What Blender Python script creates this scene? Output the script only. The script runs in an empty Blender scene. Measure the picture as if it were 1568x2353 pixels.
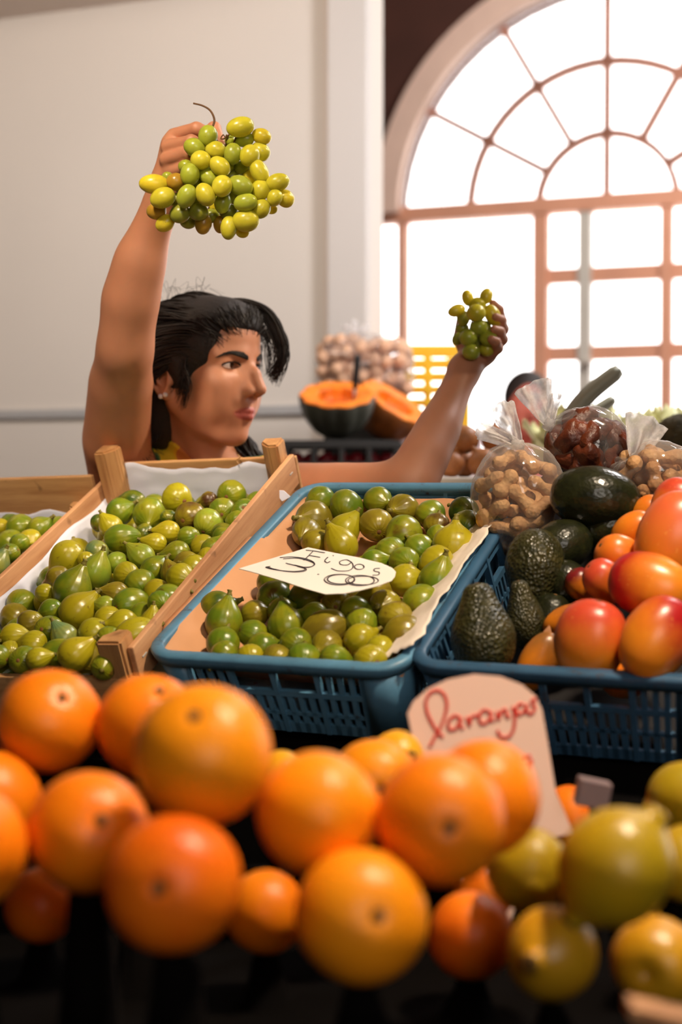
import bpy, bmesh, math, random
import numpy as np
from mathutils import Vector, Matrix, Quaternion, noise as mnoise

random.seed(7); RNG = np.random.default_rng(7)
SC = bpy.context.scene; COL = SC.collection
PI = math.pi
# ------------------------------------------------------------------ camera
F = 3267.0; CX, CY = 784.0, 1176.5
CAMZ = 1.40; PITCH = math.atan(86.5 / F)
FOCUS = 1.86
cd = bpy.data.cameras.new('camera'); cam = bpy.data.objects.new('camera', cd); COL.objects.link(cam)
cam.location = (0, 0, CAMZ); cam.rotation_euler = (PI/2 - PITCH, 0, 0)
cd.sensor_fit = 'HORIZONTAL'; cd.sensor_width = 24.0; cd.lens = 50.0
cd.clip_start = 0.05; cd.clip_end = 200
cd.dof.use_dof = True; cd.dof.focus_distance = FOCUS; cd.dof.aperture_fstop = 3.1
SC.camera = cam
# ------------------------------------------------------------------ view / world
SC.view_settings.view_transform = 'Standard'; SC.view_settings.look = 'None'
SC.view_settings.gamma = 1.0; SC.view_settings.use_curve_mapping = False
SC.view_settings.exposure = 0.0
wd = bpy.data.worlds.new('sky'); SC.world = wd; wd.use_nodes = True
bg = wd.node_tree.nodes['Background']; bg.inputs[0].default_value = (1.0, 0.97, 0.95, 1); bg.inputs[1].default_value = 5.0
SC.cycles.use_denoising = True
SC.cycles.max_bounces = 10; SC.cycles.transparent_max_bounces = 24
SC.cycles.sample_clamp_indirect = 6.0
SC.cycles.caustics_reflective = False; SC.cycles.caustics_refractive = False

def lamp(name, kind, loc, power, color, size=0.2, target=None, sizey=None, spot=None):
    l = bpy.data.lights.new(name, kind); l.energy = power; l.color = color
    o = bpy.data.objects.new(name, l); COL.objects.link(o); o.location = loc
    if kind == 'AREA':
        l.size = size
        if sizey: l.shape = 'RECTANGLE'; l.size_y = sizey
        else: l.shape = 'DISK'
    else:
        l.shadow_soft_size = size
    if kind == 'SPOT': l.spot_size = spot or 1.6; l.spot_blend = 0.7
    if target is not None:
        o.rotation_euler = (Vector(target) - Vector(loc)).to_track_quat('-Z', 'Y').to_euler()
    return o
WARM = (1.0, 0.80, 0.58)
# spot lamps over the stall, then unseen fill lights added for wall, window frames and crate fronts
lamp('spot_lamp', 'SPOT', (0.62, 0.88, 2.70), 150, WARM, 0.08, (0.02, 1.33, 1.15), spot=1.06)
lamp('spot_lamp', 'SPOT', (1.35, 1.95, 2.85), 150, WARM, 0.10, (-0.24, 2.2, 1.60), spot=0.36)  # unseen spot added for the face, cone narrowed to spare the forearm
lamp('spot_lamp', 'SPOT', (-0.55, 0.80, 2.75), 130, WARM, 0.09, (-0.32, 2.05, 1.68), spot=0.47)  # unseen spot added for face, raised arm and grapes
lamp('partition_fill', 'AREA', (1.3, 2.9, 2.75), 40, (0.97, 0.96, 1.0), 0.5, (-0.4, 4.9, 1.75))  # unseen fill added to brighten the middle of the partition
lamp('strip_fill', 'AREA', (-1.5, 3.0, 2.95), 30, (1.0, 0.87, 0.77), 2.4, (-1.5, 4.9, 1.6), 0.25)  # added wall wash for the partition, no visible source
lamp('hall_fill', 'AREA', (3.2, 5.6, 5.7), 330, (1.0, 0.92, 0.86), 1.6, (3.0, 8.2, 1.5), 1.6)  # unseen light added to brighten the window frames
lamp('hall_fill', 'AREA', (0.9, -2.6, 2.6), 40, (1.0, 0.90, 0.80), 1.6, (0.0, 2.0, 1.0), 1.6)  # unseen front fill behind the camera, added to lift the crate fronts
# ------------------------------------------------------------------ helpers
RV = Vector((1, 0, 0)); FV = Vector((0, math.cos(PITCH), -math.sin(PITCH))); UV = Vector((0, math.sin(PITCH), math.cos(PITCH)))
CAM = Vector((0, 0, CAMZ))
def ray(px, py): return FV + RV*((px-CX)/F) + UV*((CY-py)/F)
def P(px, py, d): return CAM + ray(px, py)*d
# display frame: crates lie on a stand turned 24 deg and tipped 24 deg towards the customer
WX = Vector((0.9135, -0.4067, 0)); DX = Vector((0.4067*0.9135, 0.9135*0.9135, 0.4067)).normalized(); NX = WX.cross(DX).normalized()
O0 = P(330, 1500, 1.64)
def D(s, t, n=0.0): return O0 + WX*s + DX*t + NX*n
DM = Matrix((WX, DX, NX)).transposed()            # display axes -> world
def PL(px, py, n=0.0):
    r = ray(px, py); o = O0 + NX*n
    k = (o - CAM).dot(NX)/r.dot(NX)
    return CAM + r*k
def depth(p): return (Vector(p)-CAM).dot(FV)
def uvn(p): q = Vector(p)-O0; return q.dot(WX), q.dot(DX), q.dot(NX)

def mesh_obj(name, verts, faces, mat=None, parent=None, smooth=True):
    me = bpy.data.meshes.new(name); me.from_pydata([tuple(v) for v in verts], [], [tuple(f) for f in faces]); me.update()
    if smooth: me.polygons.foreach_set('use_smooth', [True]*len(me.polygons))
    if mat: me.materials.append(mat)
    return link(name, me, parent)
def link(name, me, parent=None):
    o = bpy.data.objects.new(name, me); COL.objects.link(o)
    if parent is not None: o.parent = parent
    return o
def bm_obj(name, bm, mat=None, parent=None, smooth=True):
    bmesh.ops.recalc_face_normals(bm, faces=bm.faces[:])
    me = bpy.data.meshes.new(name); bm.to_mesh(me); bm.free()
    if smooth: me.polygons.foreach_set('use_smooth', [True]*len(me.polygons))
    if mat: me.materials.append(mat)
    return link(name, me, parent)
def empty(name, loc=(0, 0, 0), rot=None):
    o = bpy.data.objects.new(name, None); COL.objects.link(o); o.location = loc; o.empty_display_size = 0.05
    if rot is not None: o.rotation_mode = 'QUATERNION'; o.rotation_quaternion = rot
    return o
def tag(o, label=None, cat=None, group=None, kind=None):
    if label: o['label'] = label
    if cat: o['category'] = cat
    if group: o['group'] = group
    if kind: o['kind'] = kind
    return o
def box(bm, c, sx, sy, sz, M=None, bev=0.0):
    """box of full sizes sx,sy,sz about c, axes M (3x3 columns)"""
    M = M or Matrix.Identity(3); c = Vector(c); vs = []
    for dz in (-.5, .5):
        for dy in (-.5, .5):
            for dx in (-.5, .5): vs.append(bm.verts.new(c + M @ Vector((dx*sx, dy*sy, dz*sz))))
    fs = [bm.faces.new([vs[i] for i in f]) for f in ((0,2,3,1),(4,5,7,6),(0,1,5,4),(2,6,7,3),(0,4,6,2),(1,3,7,5))]
    if bev > 0:
        es = list({e for f in fs for e in f.edges})
        bmesh.ops.bevel(bm, geom=es, offset=bev, segments=2, affect='EDGES', profile=0.5)
def box_obj(name, c, sx, sy, sz, mat, parent=None, M=None, bev=0.0):
    bm = bmesh.new(); box(bm, c, sx, sy, sz, M, bev); return bm_obj(name, bm, mat, parent, smooth=False)
def frames(pts):
    pts = [Vector(p) for p in pts]; T = []
    for i in range(len(pts)):
        a = pts[max(i-1, 0)]; b = pts[min(i+1, len(pts)-1)]
        t = (b-a); T.append(t.normalized() if t.length > 1e-9 else Vector((0, 0, 1)))
    n = T[0].orthogonal().normalized(); N = [n]
    for i in range(1, len(pts)):
        q = T[i-1].rotation_difference(T[i]); n = q @ n; n = (n - T[i]*n.dot(T[i])).normalized(); N.append(n)
    return pts, T, N
def tube_data(pts, radii, seg=8, flat=1.0, flatdir=None, caps=True):
    pts, T, N = frames(pts)
    if not hasattr(radii, '__len__'): radii = [radii]*len(pts)
    V = []; Fc = []
    for i, p in enumerate(pts):
        n = N[i]
        if flatdir is not None:
            f = Vector(flatdir); f = f - T[i]*f.dot(T[i])
            if f.length > 1e-6: n = f.normalized()
        b = T[i].cross(n)
        for k in range(seg):
            a = 2*PI*k/seg
            V.append(p + n*(math.cos(a)*radii[i]*flat) + b*(math.sin(a)*radii[i]))
    for i in range(len(pts)-1):
        for k in range(seg):
            k2 = (k+1) % seg
            Fc.append((i*seg+k, i*seg+k2, (i+1)*seg+k2, (i+1)*seg+k))
    if caps:
        Fc.append(tuple(range(seg-1, -1, -1))); m = (len(pts)-1)*seg; Fc.append(tuple(range(m, m+seg)))
    return V, Fc
class MB:
    def __init__(s): s.V = []; s.F = []
    def add(s, V, Fc):
        o = len(s.V); s.V += list(V); s.F += [tuple(i+o for i in f) for f in Fc]; return s
    def tube(s, *a, **k): return s.add(*tube_data(*a, **k))
    def obj(s, name, mat, parent=None, smooth=True): return mesh_obj(name, s.V, s.F, mat, parent, smooth)
def spline(pts, n=8):
    """Catmull-Rom through points"""
    pts = [Vector(p) for p in pts]; out = []
    for i in range(len(pts)-1):
        p0 = pts[i-1] if i else pts[0]*2-pts[1]; p1 = pts[i]; p2 = pts[i+1]
        p3 = pts[i+2] if i+2 < len(pts) else p2*2-p1
        for k in range(n):
            t = k/n
            out.append(0.5*((2*p1)+(p2-p0)*t+(2*p0-5*p1+4*p2-p3)*t*t+(3*p1-p0-3*p2+p3)*t**3))
    out.append(pts[-1]); return out
def lathe(profile, seg=24, mod=None):
    """profile [(r,z)] from bottom pole to top pole"""
    V = []; Fc = []
    for i, (r, z) in enumerate(profile):
        for k in range(seg):
            a = 2*PI*k/seg; q = Vector((r*math.cos(a), r*math.sin(a), z))
            if mod: q = mod(q, a, i/(len(profile)-1))
            V.append(q)
    for i in range(len(profile)-1):
        for k in range(seg):
            k2 = (k+1) % seg; Fc.append((i*seg+k, i*seg+k2, (i+1)*seg+k2, (i+1)*seg+k))
    Fc.append(tuple(range(seg-1, -1, -1))); m = (len(profile)-1)*seg; Fc.append(tuple(range(m, m+seg)))
    return V, Fc
def quat_z(d): return Vector((0, 0, 1)).rotation_difference(Vector(d).normalized())

def mesh_data(name, V_, F_, mat):
    me = bpy.data.meshes.new(name); me.from_pydata([tuple(v) for v in V_], [], F_); me.update()
    me.polygons.foreach_set('use_smooth', [True]*len(me.polygons)); me.materials.append(mat); return me
def resample(pr, n):
    pts = spline([Vector((r, 0, z)) for r, z in pr], n); return [(max(p.x, 0.001), p.z) for p in pts]

# ------------------------------------------------------------------ materials
def nt(m): return m.node_tree.nodes, m.node_tree.links
def new_mat(name, rough=0.5, **kw):
    m = bpy.data.materials.new(name); m.use_nodes = True
    b = m.node_tree.nodes['Principled BSDF']; b.inputs['Roughness'].default_value = rough
    for k, v in kw.items(): b.inputs[k.replace('_', ' ')].default_value = v
    return m, b
def c4(c): return (c[0], c[1], c[2], 1)
def srgb(r, g, b):
    f = lambda v: (v/255/12.92) if v/255 <= 0.04045 else ((v/255+0.055)/1.055)**2.4
    return (f(r), f(g), f(b))
def N(m, t, **kw):
    n = m.node_tree.nodes.new(t)
    for k, v in kw.items(): setattr(n, k, v)
    return n
def coords(m, scale=(1, 1, 1), kind='Object', loc=(0, 0, 0)):
    tc = N(m, 'ShaderNodeTexCoord'); mp = N(m, 'ShaderNodeMapping')
    mp.inputs['Scale'].default_value = scale; mp.inputs['Location'].default_value = loc
    m.node_tree.links.new(tc.outputs[kind], mp.inputs[0]); return mp.outputs[0]
def noise(m, vec, scale, detail=3, rough=0.5, out='Fac'):
    n = N(m, 'ShaderNodeTexNoise'); n.inputs['Scale'].default_value = scale; n.inputs['Detail'].default_value = detail
    n.inputs['Roughness'].default_value = rough
    if vec is not None: m.node_tree.links.new(vec, n.inputs['Vector'])
    return n.outputs[out]
def ramp(m, fac, stops, interp='LINEAR'):
    r = N(m, 'ShaderNodeValToRGB'); r.color_ramp.interpolation = interp; e = r.color_ramp.elements
    while len(e) < len(stops): e.new(0.5)
    for i, (p, c) in enumerate(stops): e[i].position = p; e[i].color = c4(c) if hasattr(c, '__len__') else (c, c, c, 1)
    m.node_tree.links.new(fac, r.inputs[0]); return r.outputs[0]
def mixc(m, fac, a, b, mode='MIX'):
    x = N(m, 'ShaderNodeMix', data_type='RGBA', blend_type=mode); L = m.node_tree.links
    for sock, v in ((x.inputs[0], fac), (x.inputs[6], a), (x.inputs[7], b)):
        if hasattr(v, 'is_linked'): L.new(v, sock)
        elif hasattr(v, '__len__'): sock.default_value = c4(v)
        else: sock.default_value = v
    return x.outputs[2]
def bump(m, b, h, strength=0.3, dist=0.002):
    n = N(m, 'ShaderNodeBump'); n.inputs['Strength'].default_value = strength; n.inputs['Distance'].default_value = dist
    m.node_tree.links.new(h, n.inputs['Height']); m.node_tree.links.new(n.outputs[0], b.inputs['Normal']); return n
def base(m, b, c): m.node_tree.links.new(c, b.inputs['Base Color'])
def objcolor(m): return N(m, 'ShaderNodeObjectInfo').outputs['Color']
def objrandvec(m, unit=1.0, amount=50.0):
    """object coords in metres (unit = size of one mesh unit), shifted by a per-object random amount"""
    tc = N(m, 'ShaderNodeTexCoord'); oi = N(m, 'ShaderNodeObjectInfo'); sc = N(m, 'ShaderNodeVectorMath', operation='SCALE')
    m.node_tree.links.new(tc.outputs['Object'], sc.inputs[0]); sc.inputs['Scale'].default_value = unit
    mu = N(m, 'ShaderNodeMath', operation='MULTIPLY'); mu.inputs[1].default_value = amount
    m.node_tree.links.new(oi.outputs['Random'], mu.inputs[0])
    ad = N(m, 'ShaderNodeVectorMath', operation='ADD')
    m.node_tree.links.new(sc.outputs[0], ad.inputs[0]); m.node_tree.links.new(mu.outputs[0], ad.inputs[1]); return ad.outputs[0]

def plain(name, c, rough=0.5, var=0.12, scale=12, bs=0.0, bscale=60, **kw):
    m, b = new_mat(name, rough, **kw); v = coords(m)
    f = noise(m, v, scale, 4)
    base(m, b, ramp(m, f, [(0.3, [x*(1-var) for x in c]), (0.7, [min(1, x*(1+var)) for x in c])]))
    if bs: bump(m, b, noise(m, v, bscale, 3), bs)
    return m
M = {}
M['wall'] = plain('white_paint', srgb(226, 217, 206), 0.75, 0.03, 1.2, 0.05, 40)
M['pilaster'] = plain('grey_white_paint', srgb(214, 207, 200), 0.6, 0.02, 1.0)
M['rail'] = plain('grey_rail', srgb(180, 178, 176), 0.5, 0.04)
M['soffit'] = plain('soffit_paint', srgb(225, 210, 198), 0.8, 0.03, 1.5)
M['brownwall'] = plain('brown_wall', srgb(74, 40, 29), 0.85, 0.15, 2.5, 0.1, 20)
M['hall'] = plain('hall_plaster', srgb(150, 122, 104), 0.9, 0.06, 1.0)
M['floor'] = plain('floor_concrete', srgb(110, 100, 92), 0.6, 0.12, 3.0, 0.05, 30)
M['frame'] = plain('window_wood', srgb(222, 160, 130), 0.6, 0.06, 6)  # base lightened to imitate the window's glow on the wood
M['fanbar'] = plain('fanlight_bar', srgb(168, 112, 90), 0.6, 0.06, 6)
M['shadesheet'] = plain('shade_sheet', (0.006, 0.005, 0.006), 0.9, 0.2)  # near-black, paints the shade between the fruit
M['arch'] = plain('arch_moulding', srgb(236, 204, 186), 0.7, 0.05, 4)
M['post'] = plain('grey_door_post', srgb(206, 200, 190), 0.5, 0.04, 5)

def m_glass():
    m = bpy.data.materials.new('pane_glass'); m.use_nodes = True; n, L = nt(m); n.remove(n['Principled BSDF'])
    t = N(m, 'ShaderNodeBsdfTransparent'); g = N(m, 'ShaderNodeBsdfGlossy'); g.inputs['Roughness'].default_value = 0.05
    fr = N(m, 'ShaderNodeFresnel'); fr.inputs[0].default_value = 1.3; mx = N(m, 'ShaderNodeMixShader')
    t.inputs[0].default_value = (0.97, 0.97, 0.97, 1)
    L.new(fr.outputs[0], mx.inputs[0]); L.new(t.outputs[0], mx.inputs[1]); L.new(g.outputs[0], mx.inputs[2]); L.new(mx.outputs[0], n['Material Output'].inputs[0]); return m
M['glass'] = m_glass()
def m_film():
    m = bpy.data.materials.new('clear_plastic_film'); m.use_nodes = True; n, L = nt(m); n.remove(n['Principled BSDF'])
    t = N(m, 'ShaderNodeBsdfTransparent'); g = N(m, 'ShaderNodeBsdfGlossy'); g.inputs['Roughness'].default_value = 0.09
    d = N(m, 'ShaderNodeBsdfTranslucent'); d.inputs[0].default_value = (0.92, 0.9, 0.9, 1)
    d2 = N(m, 'ShaderNodeBsdfDiffuse'); d2.inputs[0].default_value = (0.9, 0.88, 0.87, 1)
    v = coords(m, kind='Object'); tn = N(m, 'ShaderNodeTexNoise'); tn.noise_type = 'RIDGED_MULTIFRACTAL'; tn.inputs['Scale'].default_value = 26; tn.inputs['Detail'].default_value = 4; L.new(v, tn.inputs['Vector']); f = tn.outputs['Fac']; bp = N(m, 'ShaderNodeBump'); bp.inputs['Strength'].default_value = 0.8; bp.inputs['Distance'].default_value = 0.005
    L.new(f, bp.inputs['Height']); L.new(bp.outputs[0], g.inputs['Normal'])
    lw = N(m, 'ShaderNodeLayerWeight'); lw.inputs[0].default_value = 0.35; L.new(bp.outputs[0], lw.inputs['Normal'])
    dd = N(m, 'ShaderNodeMixShader'); dd.inputs[0].default_value = 0.5; L.new(d.outputs[0], dd.inputs[1]); L.new(d2.outputs[0], dd.inputs[2])
    ma = N(m, 'ShaderNodeMath', operation='MULTIPLY_ADD'); ma.inputs[1].default_value = 0.36; ma.inputs[2].default_value = 0.07; L.new(lw.outputs['Facing'], ma.inputs[0])
    mx = N(m, 'ShaderNodeMixShader'); L.new(ma.outputs[0], mx.inputs[0]); L.new(t.outputs[0], mx.inputs[1]); L.new(dd.outputs[0], mx.inputs[2])
    ma2 = N(m, 'ShaderNodeMath', operation='MULTIPLY_ADD'); ma2.inputs[1].default_value = 0.25; ma2.inputs[2].default_value = 0.06; L.new(lw.outputs['Fresnel'], ma2.inputs[0])
    mx2 = N(m, 'ShaderNodeMixShader'); L.new(ma2.outputs[0], mx2.inputs[0]); L.new(mx.outputs[0], mx2.inputs[1]); L.new(g.outputs[0], mx2.inputs[2])
    L.new(mx2.outputs[0], n['Material Output'].inputs[0]); return m
M['film'] = m_film()
def m_tail():
    m = bpy.data.materials.new('gathered_plastic_film'); m.use_nodes = True; n, L = nt(m); b = n['Principled BSDF']
    b.inputs['Base Color'].default_value = (0.86, 0.84, 0.84, 1); b.inputs['Roughness'].default_value = 0.25
    t = N(m, 'ShaderNodeBsdfTransparent'); tr = N(m, 'ShaderNodeBsdfTranslucent'); tr.inputs[0].default_value = (0.95, 0.93, 0.92, 1)
    v = coords(m); f = ramp(m, noise(m, v, 70, 4), [(0.35, 0.38), (0.65, 0.85)])
    m1 = N(m, 'ShaderNodeMixShader'); m1.inputs[0].default_value = 0.5; L.new(b.outputs[0], m1.inputs[1]); L.new(tr.outputs[0], m1.inputs[2])
    m2 = N(m, 'ShaderNodeMixShader'); L.new(f, m2.inputs[0]); L.new(t.outputs[0], m2.inputs[1]); L.new(m1.outputs[0], m2.inputs[2])
    L.new(m2.outputs[0], n['Material Output'].inputs[0]); return m
M['tail'] = m_tail()

def m_wood(name, c1, c2, axis=0):
    m, b = new_mat(name, 0.65); sc = [18, 18, 18]; sc[axis] = 1.6
    v = coords(m, tuple(sc)); f = noise(m, v, 4.0, 6, 0.6); col = ramp(m, f, [(0.28, c1), (0.5, [(a+d)/2 for a, d in zip(c1, c2)]), (0.75, c2)])
    v2 = coords(m); k = ramp(m, noise(m, v2, 22, 2), [(0.66, 0.0), (0.74, 1.0)])
    base(m, b, mixc(m, k, col, [x*0.45 for x in c1])); bump(m, b, f, 0.25, 0.001); return m
M['wood'] = m_wood('crate_pine', srgb(166, 116, 70), srgb(212, 166, 112), 0)
M['woodd'] = m_wood('crate_pine_board', srgb(176, 122, 80), srgb(218, 166, 120), 1)
M['woodn'] = m_wood('crate_post_pine', srgb(160, 108, 64), srgb(206, 158, 104), 2)
M['paper'] = plain('white_paper', srgb(208, 211, 228), 0.85, 0.05, 9, 0.4, 30)
M['kraft'] = plain('tan_paper', srgb(210, 154, 110), 0.85, 0.06, 8, 0.3, 35)
M['tornw'] = plain('torn_white_paper', srgb(232, 218, 204), 0.85, 0.08, 14, 0.3, 40)
def m_blue(name, c):
    m, b = new_mat(name, 0.42); v = coords(m); f = noise(m, v, 14, 5, 0.65)
    dirt = ramp(m, noise(m, v, 45, 5, 0.7), [(0.58, 0.0), (0.72, 1.0)])
    base(m, b, mixc(m, dirt, ramp(m, f, [(0.3, [x*0.75 for x in c]), (0.7, [x*1.15 for x in c])]), srgb(70, 52, 44)))
    bump(m, b, f, 0.08); return m
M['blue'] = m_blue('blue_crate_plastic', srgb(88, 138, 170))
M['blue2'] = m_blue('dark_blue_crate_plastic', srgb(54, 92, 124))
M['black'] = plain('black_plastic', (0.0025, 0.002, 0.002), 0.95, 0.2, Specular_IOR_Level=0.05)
M['cloth'] = plain('black_stand', (0.004, 0.0035, 0.0035), 0.95, 0.2, Specular_IOR_Level=0.05)
M['darkbox'] = plain('dark_plastic_tray', (0.016, 0.015, 0.014), 0.5, 0.2)

def m_fig():
    m, b = new_mat('fig_skin', 0.3); v = objrandvec(m, .042); oc = objcolor(m)
    tc = N(m, 'ShaderNodeTexCoord')
    f1 = noise(m, v, 38, 4); f2 = noise(m, v, 120, 5, 0.7); f3 = noise(m, v, 26, 3)
    c = mixc(m, ramp(m, f1, [(0.38, 0.0), (0.66, 0.55)]), oc, srgb(172, 160, 30))
    c = mixc(m, ramp(m, f2, [(0.60, 0.0), (0.70, 0.55)]), c, srgb(92, 58, 22))
    c = mixc(m, ramp(m, f3, [(0.67, 0.0), (0.74, 0.8)]), c, srgb(96, 56, 26))
    base(m, b, c)
    # faint lengthwise ribs
    sp = N(m, 'ShaderNodeSeparateXYZ'); m.node_tree.links.new(tc.outputs['Object'], sp.inputs[0])
    at = N(m, 'ShaderNodeMath', operation='ARCTAN2'); m.node_tree.links.new(sp.outputs[1], at.inputs[0]); m.node_tree.links.new(sp.outputs[0], at.inputs[1])
    mu = N(m, 'ShaderNodeMath', operation='MULTIPLY'); mu.inputs[1].default_value = 16; m.node_tree.links.new(at.outputs[0], mu.inputs[0])
    si = N(m, 'ShaderNodeMath', operation='SINE'); m.node_tree.links.new(mu.outputs[0], si.inputs[0])
    mx = N(m, 'ShaderNodeMath', operation='MULTIPLY_ADD'); mx.inputs[1].default_value = 0.25; m.node_tree.links.new(si.outputs[0], mx.inputs[0]); m.node_tree.links.new(f1, mx.inputs[2])
    bump(m, b, mx.outputs[0], 0.22, 0.0015)
    b.inputs['Subsurface Weight'].default_value = 0.0; b.inputs['Coat Weight'].default_value = 0.15; b.inputs['Coat Roughness'].default_value = 0.2; return m
M['fig'] = m_fig()
M['figstem'] = plain('fig_stem', srgb(120, 110, 40), 0.6, 0.3, 150)
M['figeye'] = plain('fig_eye', srgb(128, 84, 40), 0.7, 0.3, 150)

def m_citrus(name, pit=260, bs=0.28):
    m, b = new_mat(name, 0.36); v = objrandvec(m, .08); oc = objcolor(m)
    c = mixc(m, ramp(m, noise(m, v, 18, 4), [(0.3, 0.0), (0.7, 0.35)]), oc, srgb(255, 168, 36))
    c = mixc(m, ramp(m, noise(m, v, 40, 4, 0.7), [(0.64, 0.0), (0.74, 0.35)]), c, srgb(120, 66, 20))
    base(m, b, c); vo = N(m, 'ShaderNodeTexVoronoi'); vo.inputs['Scale'].default_value = pit; m.node_tree.links.new(v, vo.inputs['Vector'])
    bump(m, b, vo.outputs['Distance'], bs, 0.0012); b.inputs['Specular IOR Level'].default_value = 0.32; return m
M['orange'] = m_citrus('orange_peel'); 
def m_lemon():
    m, b = new_mat('lemon_peel', 0.34); v = objrandvec(m, .065); oc = objcolor(m)
    c = mixc(m, ramp(m, noise(m, v, 16, 3), [(0.35, 0.0), (0.7, 0.5)]), oc, srgb(150, 140, 30)); base(m, b, c)
    vo = N(m, 'ShaderNodeTexVoronoi'); vo.inputs['Scale'].default_value = 230; m.node_tree.links.new(v, vo.inputs['Vector']); bump(m, b, vo.outputs['Distance'], 0.25, 0.0012); return m
M['lemon'] = m_lemon()
M['scar'] = plain('citrus_stem_scar', srgb(96, 66, 24), 0.8, 0.3, 200)
def m_mango():
    m, b = new_mat('mango_skin', 0.33); v = objrandvec(m, .08); oc = objcolor(m); tc = N(m, 'ShaderNodeTexCoord')
    sp = N(m, 'ShaderNodeSeparateXYZ'); m.node_tree.links.new(tc.outputs['Object'], sp.inputs[0])
    f = noise(m, v, 14, 4); ad = N(m, 'ShaderNodeMath', operation='MULTIPLY_ADD'); ad.inputs[1].default_value = 1.0
    m.node_tree.links.new(sp.outputs[2], ad.inputs[0]); m.node_tree.links.new(f, ad.inputs[2])
    blush = ramp(m, ad.outputs[0], [(0.34, 0.0), (0.82, 1.0)])
    c = mixc(m, blush, srgb(236, 138, 32), oc); c = mixc(m, ramp(m, noise(m, v, 240, 2), [(0.66, 0.0), (0.72, 0.35)]), c, srgb(250, 180, 90))
    base(m, b, c); b.inputs['Coat Weight'].default_value = 0.2; b.inputs['Coat Roughness'].default_value = 0.3; return m
M['mango'] = m_mango()
def m_avocado(name, rough, bs, c1, c2):
    m, b = new_mat(name, rough); v = objrandvec(m, .07); vo = N(m, 'ShaderNodeTexVoronoi'); vo.inputs['Scale'].default_value = 240; m.node_tree.links.new(v, vo.inputs['Vector'])
    base(m, b, ramp(m, noise(m, v, 60, 5), [(0.3, c1), (0.75, c2)])); bump(m, b, vo.outputs['Distance'], bs, 0.004); return m
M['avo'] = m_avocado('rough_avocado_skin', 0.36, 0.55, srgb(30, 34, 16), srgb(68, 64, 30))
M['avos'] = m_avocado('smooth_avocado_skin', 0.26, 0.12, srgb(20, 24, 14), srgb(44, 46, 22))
def m_grape():
    m, b = new_mat('grape_skin', 0.28); v = objrandvec(m, .027); oc = objcolor(m)
    c = mixc(m, ramp(m, noise(m, v, 60, 4), [(0.35, 0.0), (0.75, 0.35)]), oc, srgb(150, 140, 30))
    c = mixc(m, ramp(m, noise(m, v, 330, 2), [(0.72, 0.0), (0.76, 0.7)]), c, srgb(90, 60, 24)); base(m, b, c)
    b.inputs['Subsurface Weight'].default_value = 0.55; b.inputs['Subsurface Radius'].default_value = (0.9, 0.8, 0.15); b.inputs['Subsurface Scale'].default_value = 0.012; return m
M['grape'] = m_grape()
M['stalk'] = plain('grape_stalk', srgb(104, 70, 36), 0.7, 0.2, 80)
def m_peanut():
    m, b = new_mat('peanut_shell', 0.7); v = objrandvec(m, .019); vo = N(m, 'ShaderNodeTexVoronoi'); vo.inputs['Scale'].default_value = 230; m.node_tree.links.new(v, vo.inputs['Vector'])
    base(m, b, ramp(m, noise(m, v, 50, 4), [(0.3, srgb(178, 126, 78)), (0.7, srgb(222, 176, 122))])); bump(m, b, vo.outputs['Distance'], 0.6, 0.002); return m
M['peanut'] = m_peanut()
def m_date():
    m, b = new_mat('dried_fruit', 0.4); v = objrandvec(m, .03)
    base(m, b, ramp(m, noise(m, v, 40, 4), [(0.3, srgb(48, 17, 10)), (0.7, srgb(124, 58, 28))])); bump(m, b, noise(m, v, 90, 4), 0.8, 0.004); return m
M['date'] = m_date()
M['card'] = plain('white_card', srgb(246, 240, 232), 0.6, 0.015, 5)
M['cardp'] = plain('pale_pink_card', srgb(246, 210, 192), 0.6, 0.02, 5)
M['ink'] = plain('black_ink', srgb(44, 30, 34), 0.5, 0.1)
M['redink'] = plain('red_ink', srgb(214, 58, 44), 0.5, 0.08)
def m_pumpflesh():
    m, b = new_mat('pumpkin_flesh', 0.5); v = coords(m); base(m, b, ramp(m, noise(m, v, 30, 5), [(0.3, srgb(236, 112, 8)), (0.7, srgb(255, 146, 26))])); bump(m, b, noise(m, v, 60, 4), 0.2); return m
M['pflesh'] = m_pumpflesh()
M['prind'] = plain('dark_pumpkin_rind', srgb(62, 62, 50), 0.5, 0.25, 14)
M['prind2'] = plain('orange_brown_pumpkin_rind', srgb(150, 84, 32), 0.5, 0.35, 16)
M['pseed'] = plain('pumpkin_pulp', srgb(206, 84, 10), 0.6, 0.2, 60, 0.5, 120)
M['yellowp'] = plain('yellow_plastic', srgb(246, 190, 20), 0.4, 0.06)
M['sack'] = plain('walnut_shell', srgb(214, 168, 134), 0.7, 0.2, 30, 0.4, 90)
M['onion'] = plain('brown_onion', srgb(176, 112, 62), 0.5, 0.25, 20)
M['leaf'] = plain('grey_green_leaf', srgb(186, 184, 160), 0.5, 0.15, 10)
M['husk'] = plain('fibrous_husk', srgb(84, 72, 44), 0.9, 0.4, 60, 0.8, 120)
M['lettuce'] = plain('pale_green_leaves', srgb(216, 212, 156), 0.5, 0.2, 14)
M['carton_shaded'] = plain('shade_darkened_carton', srgb(128, 108, 110), 0.7, 0.08, 20)  # pale carton with its shade put into a darker base colour
M['carton'] = plain('pale_carton', srgb(214, 186, 184), 0.7, 0.08, 20)
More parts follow.
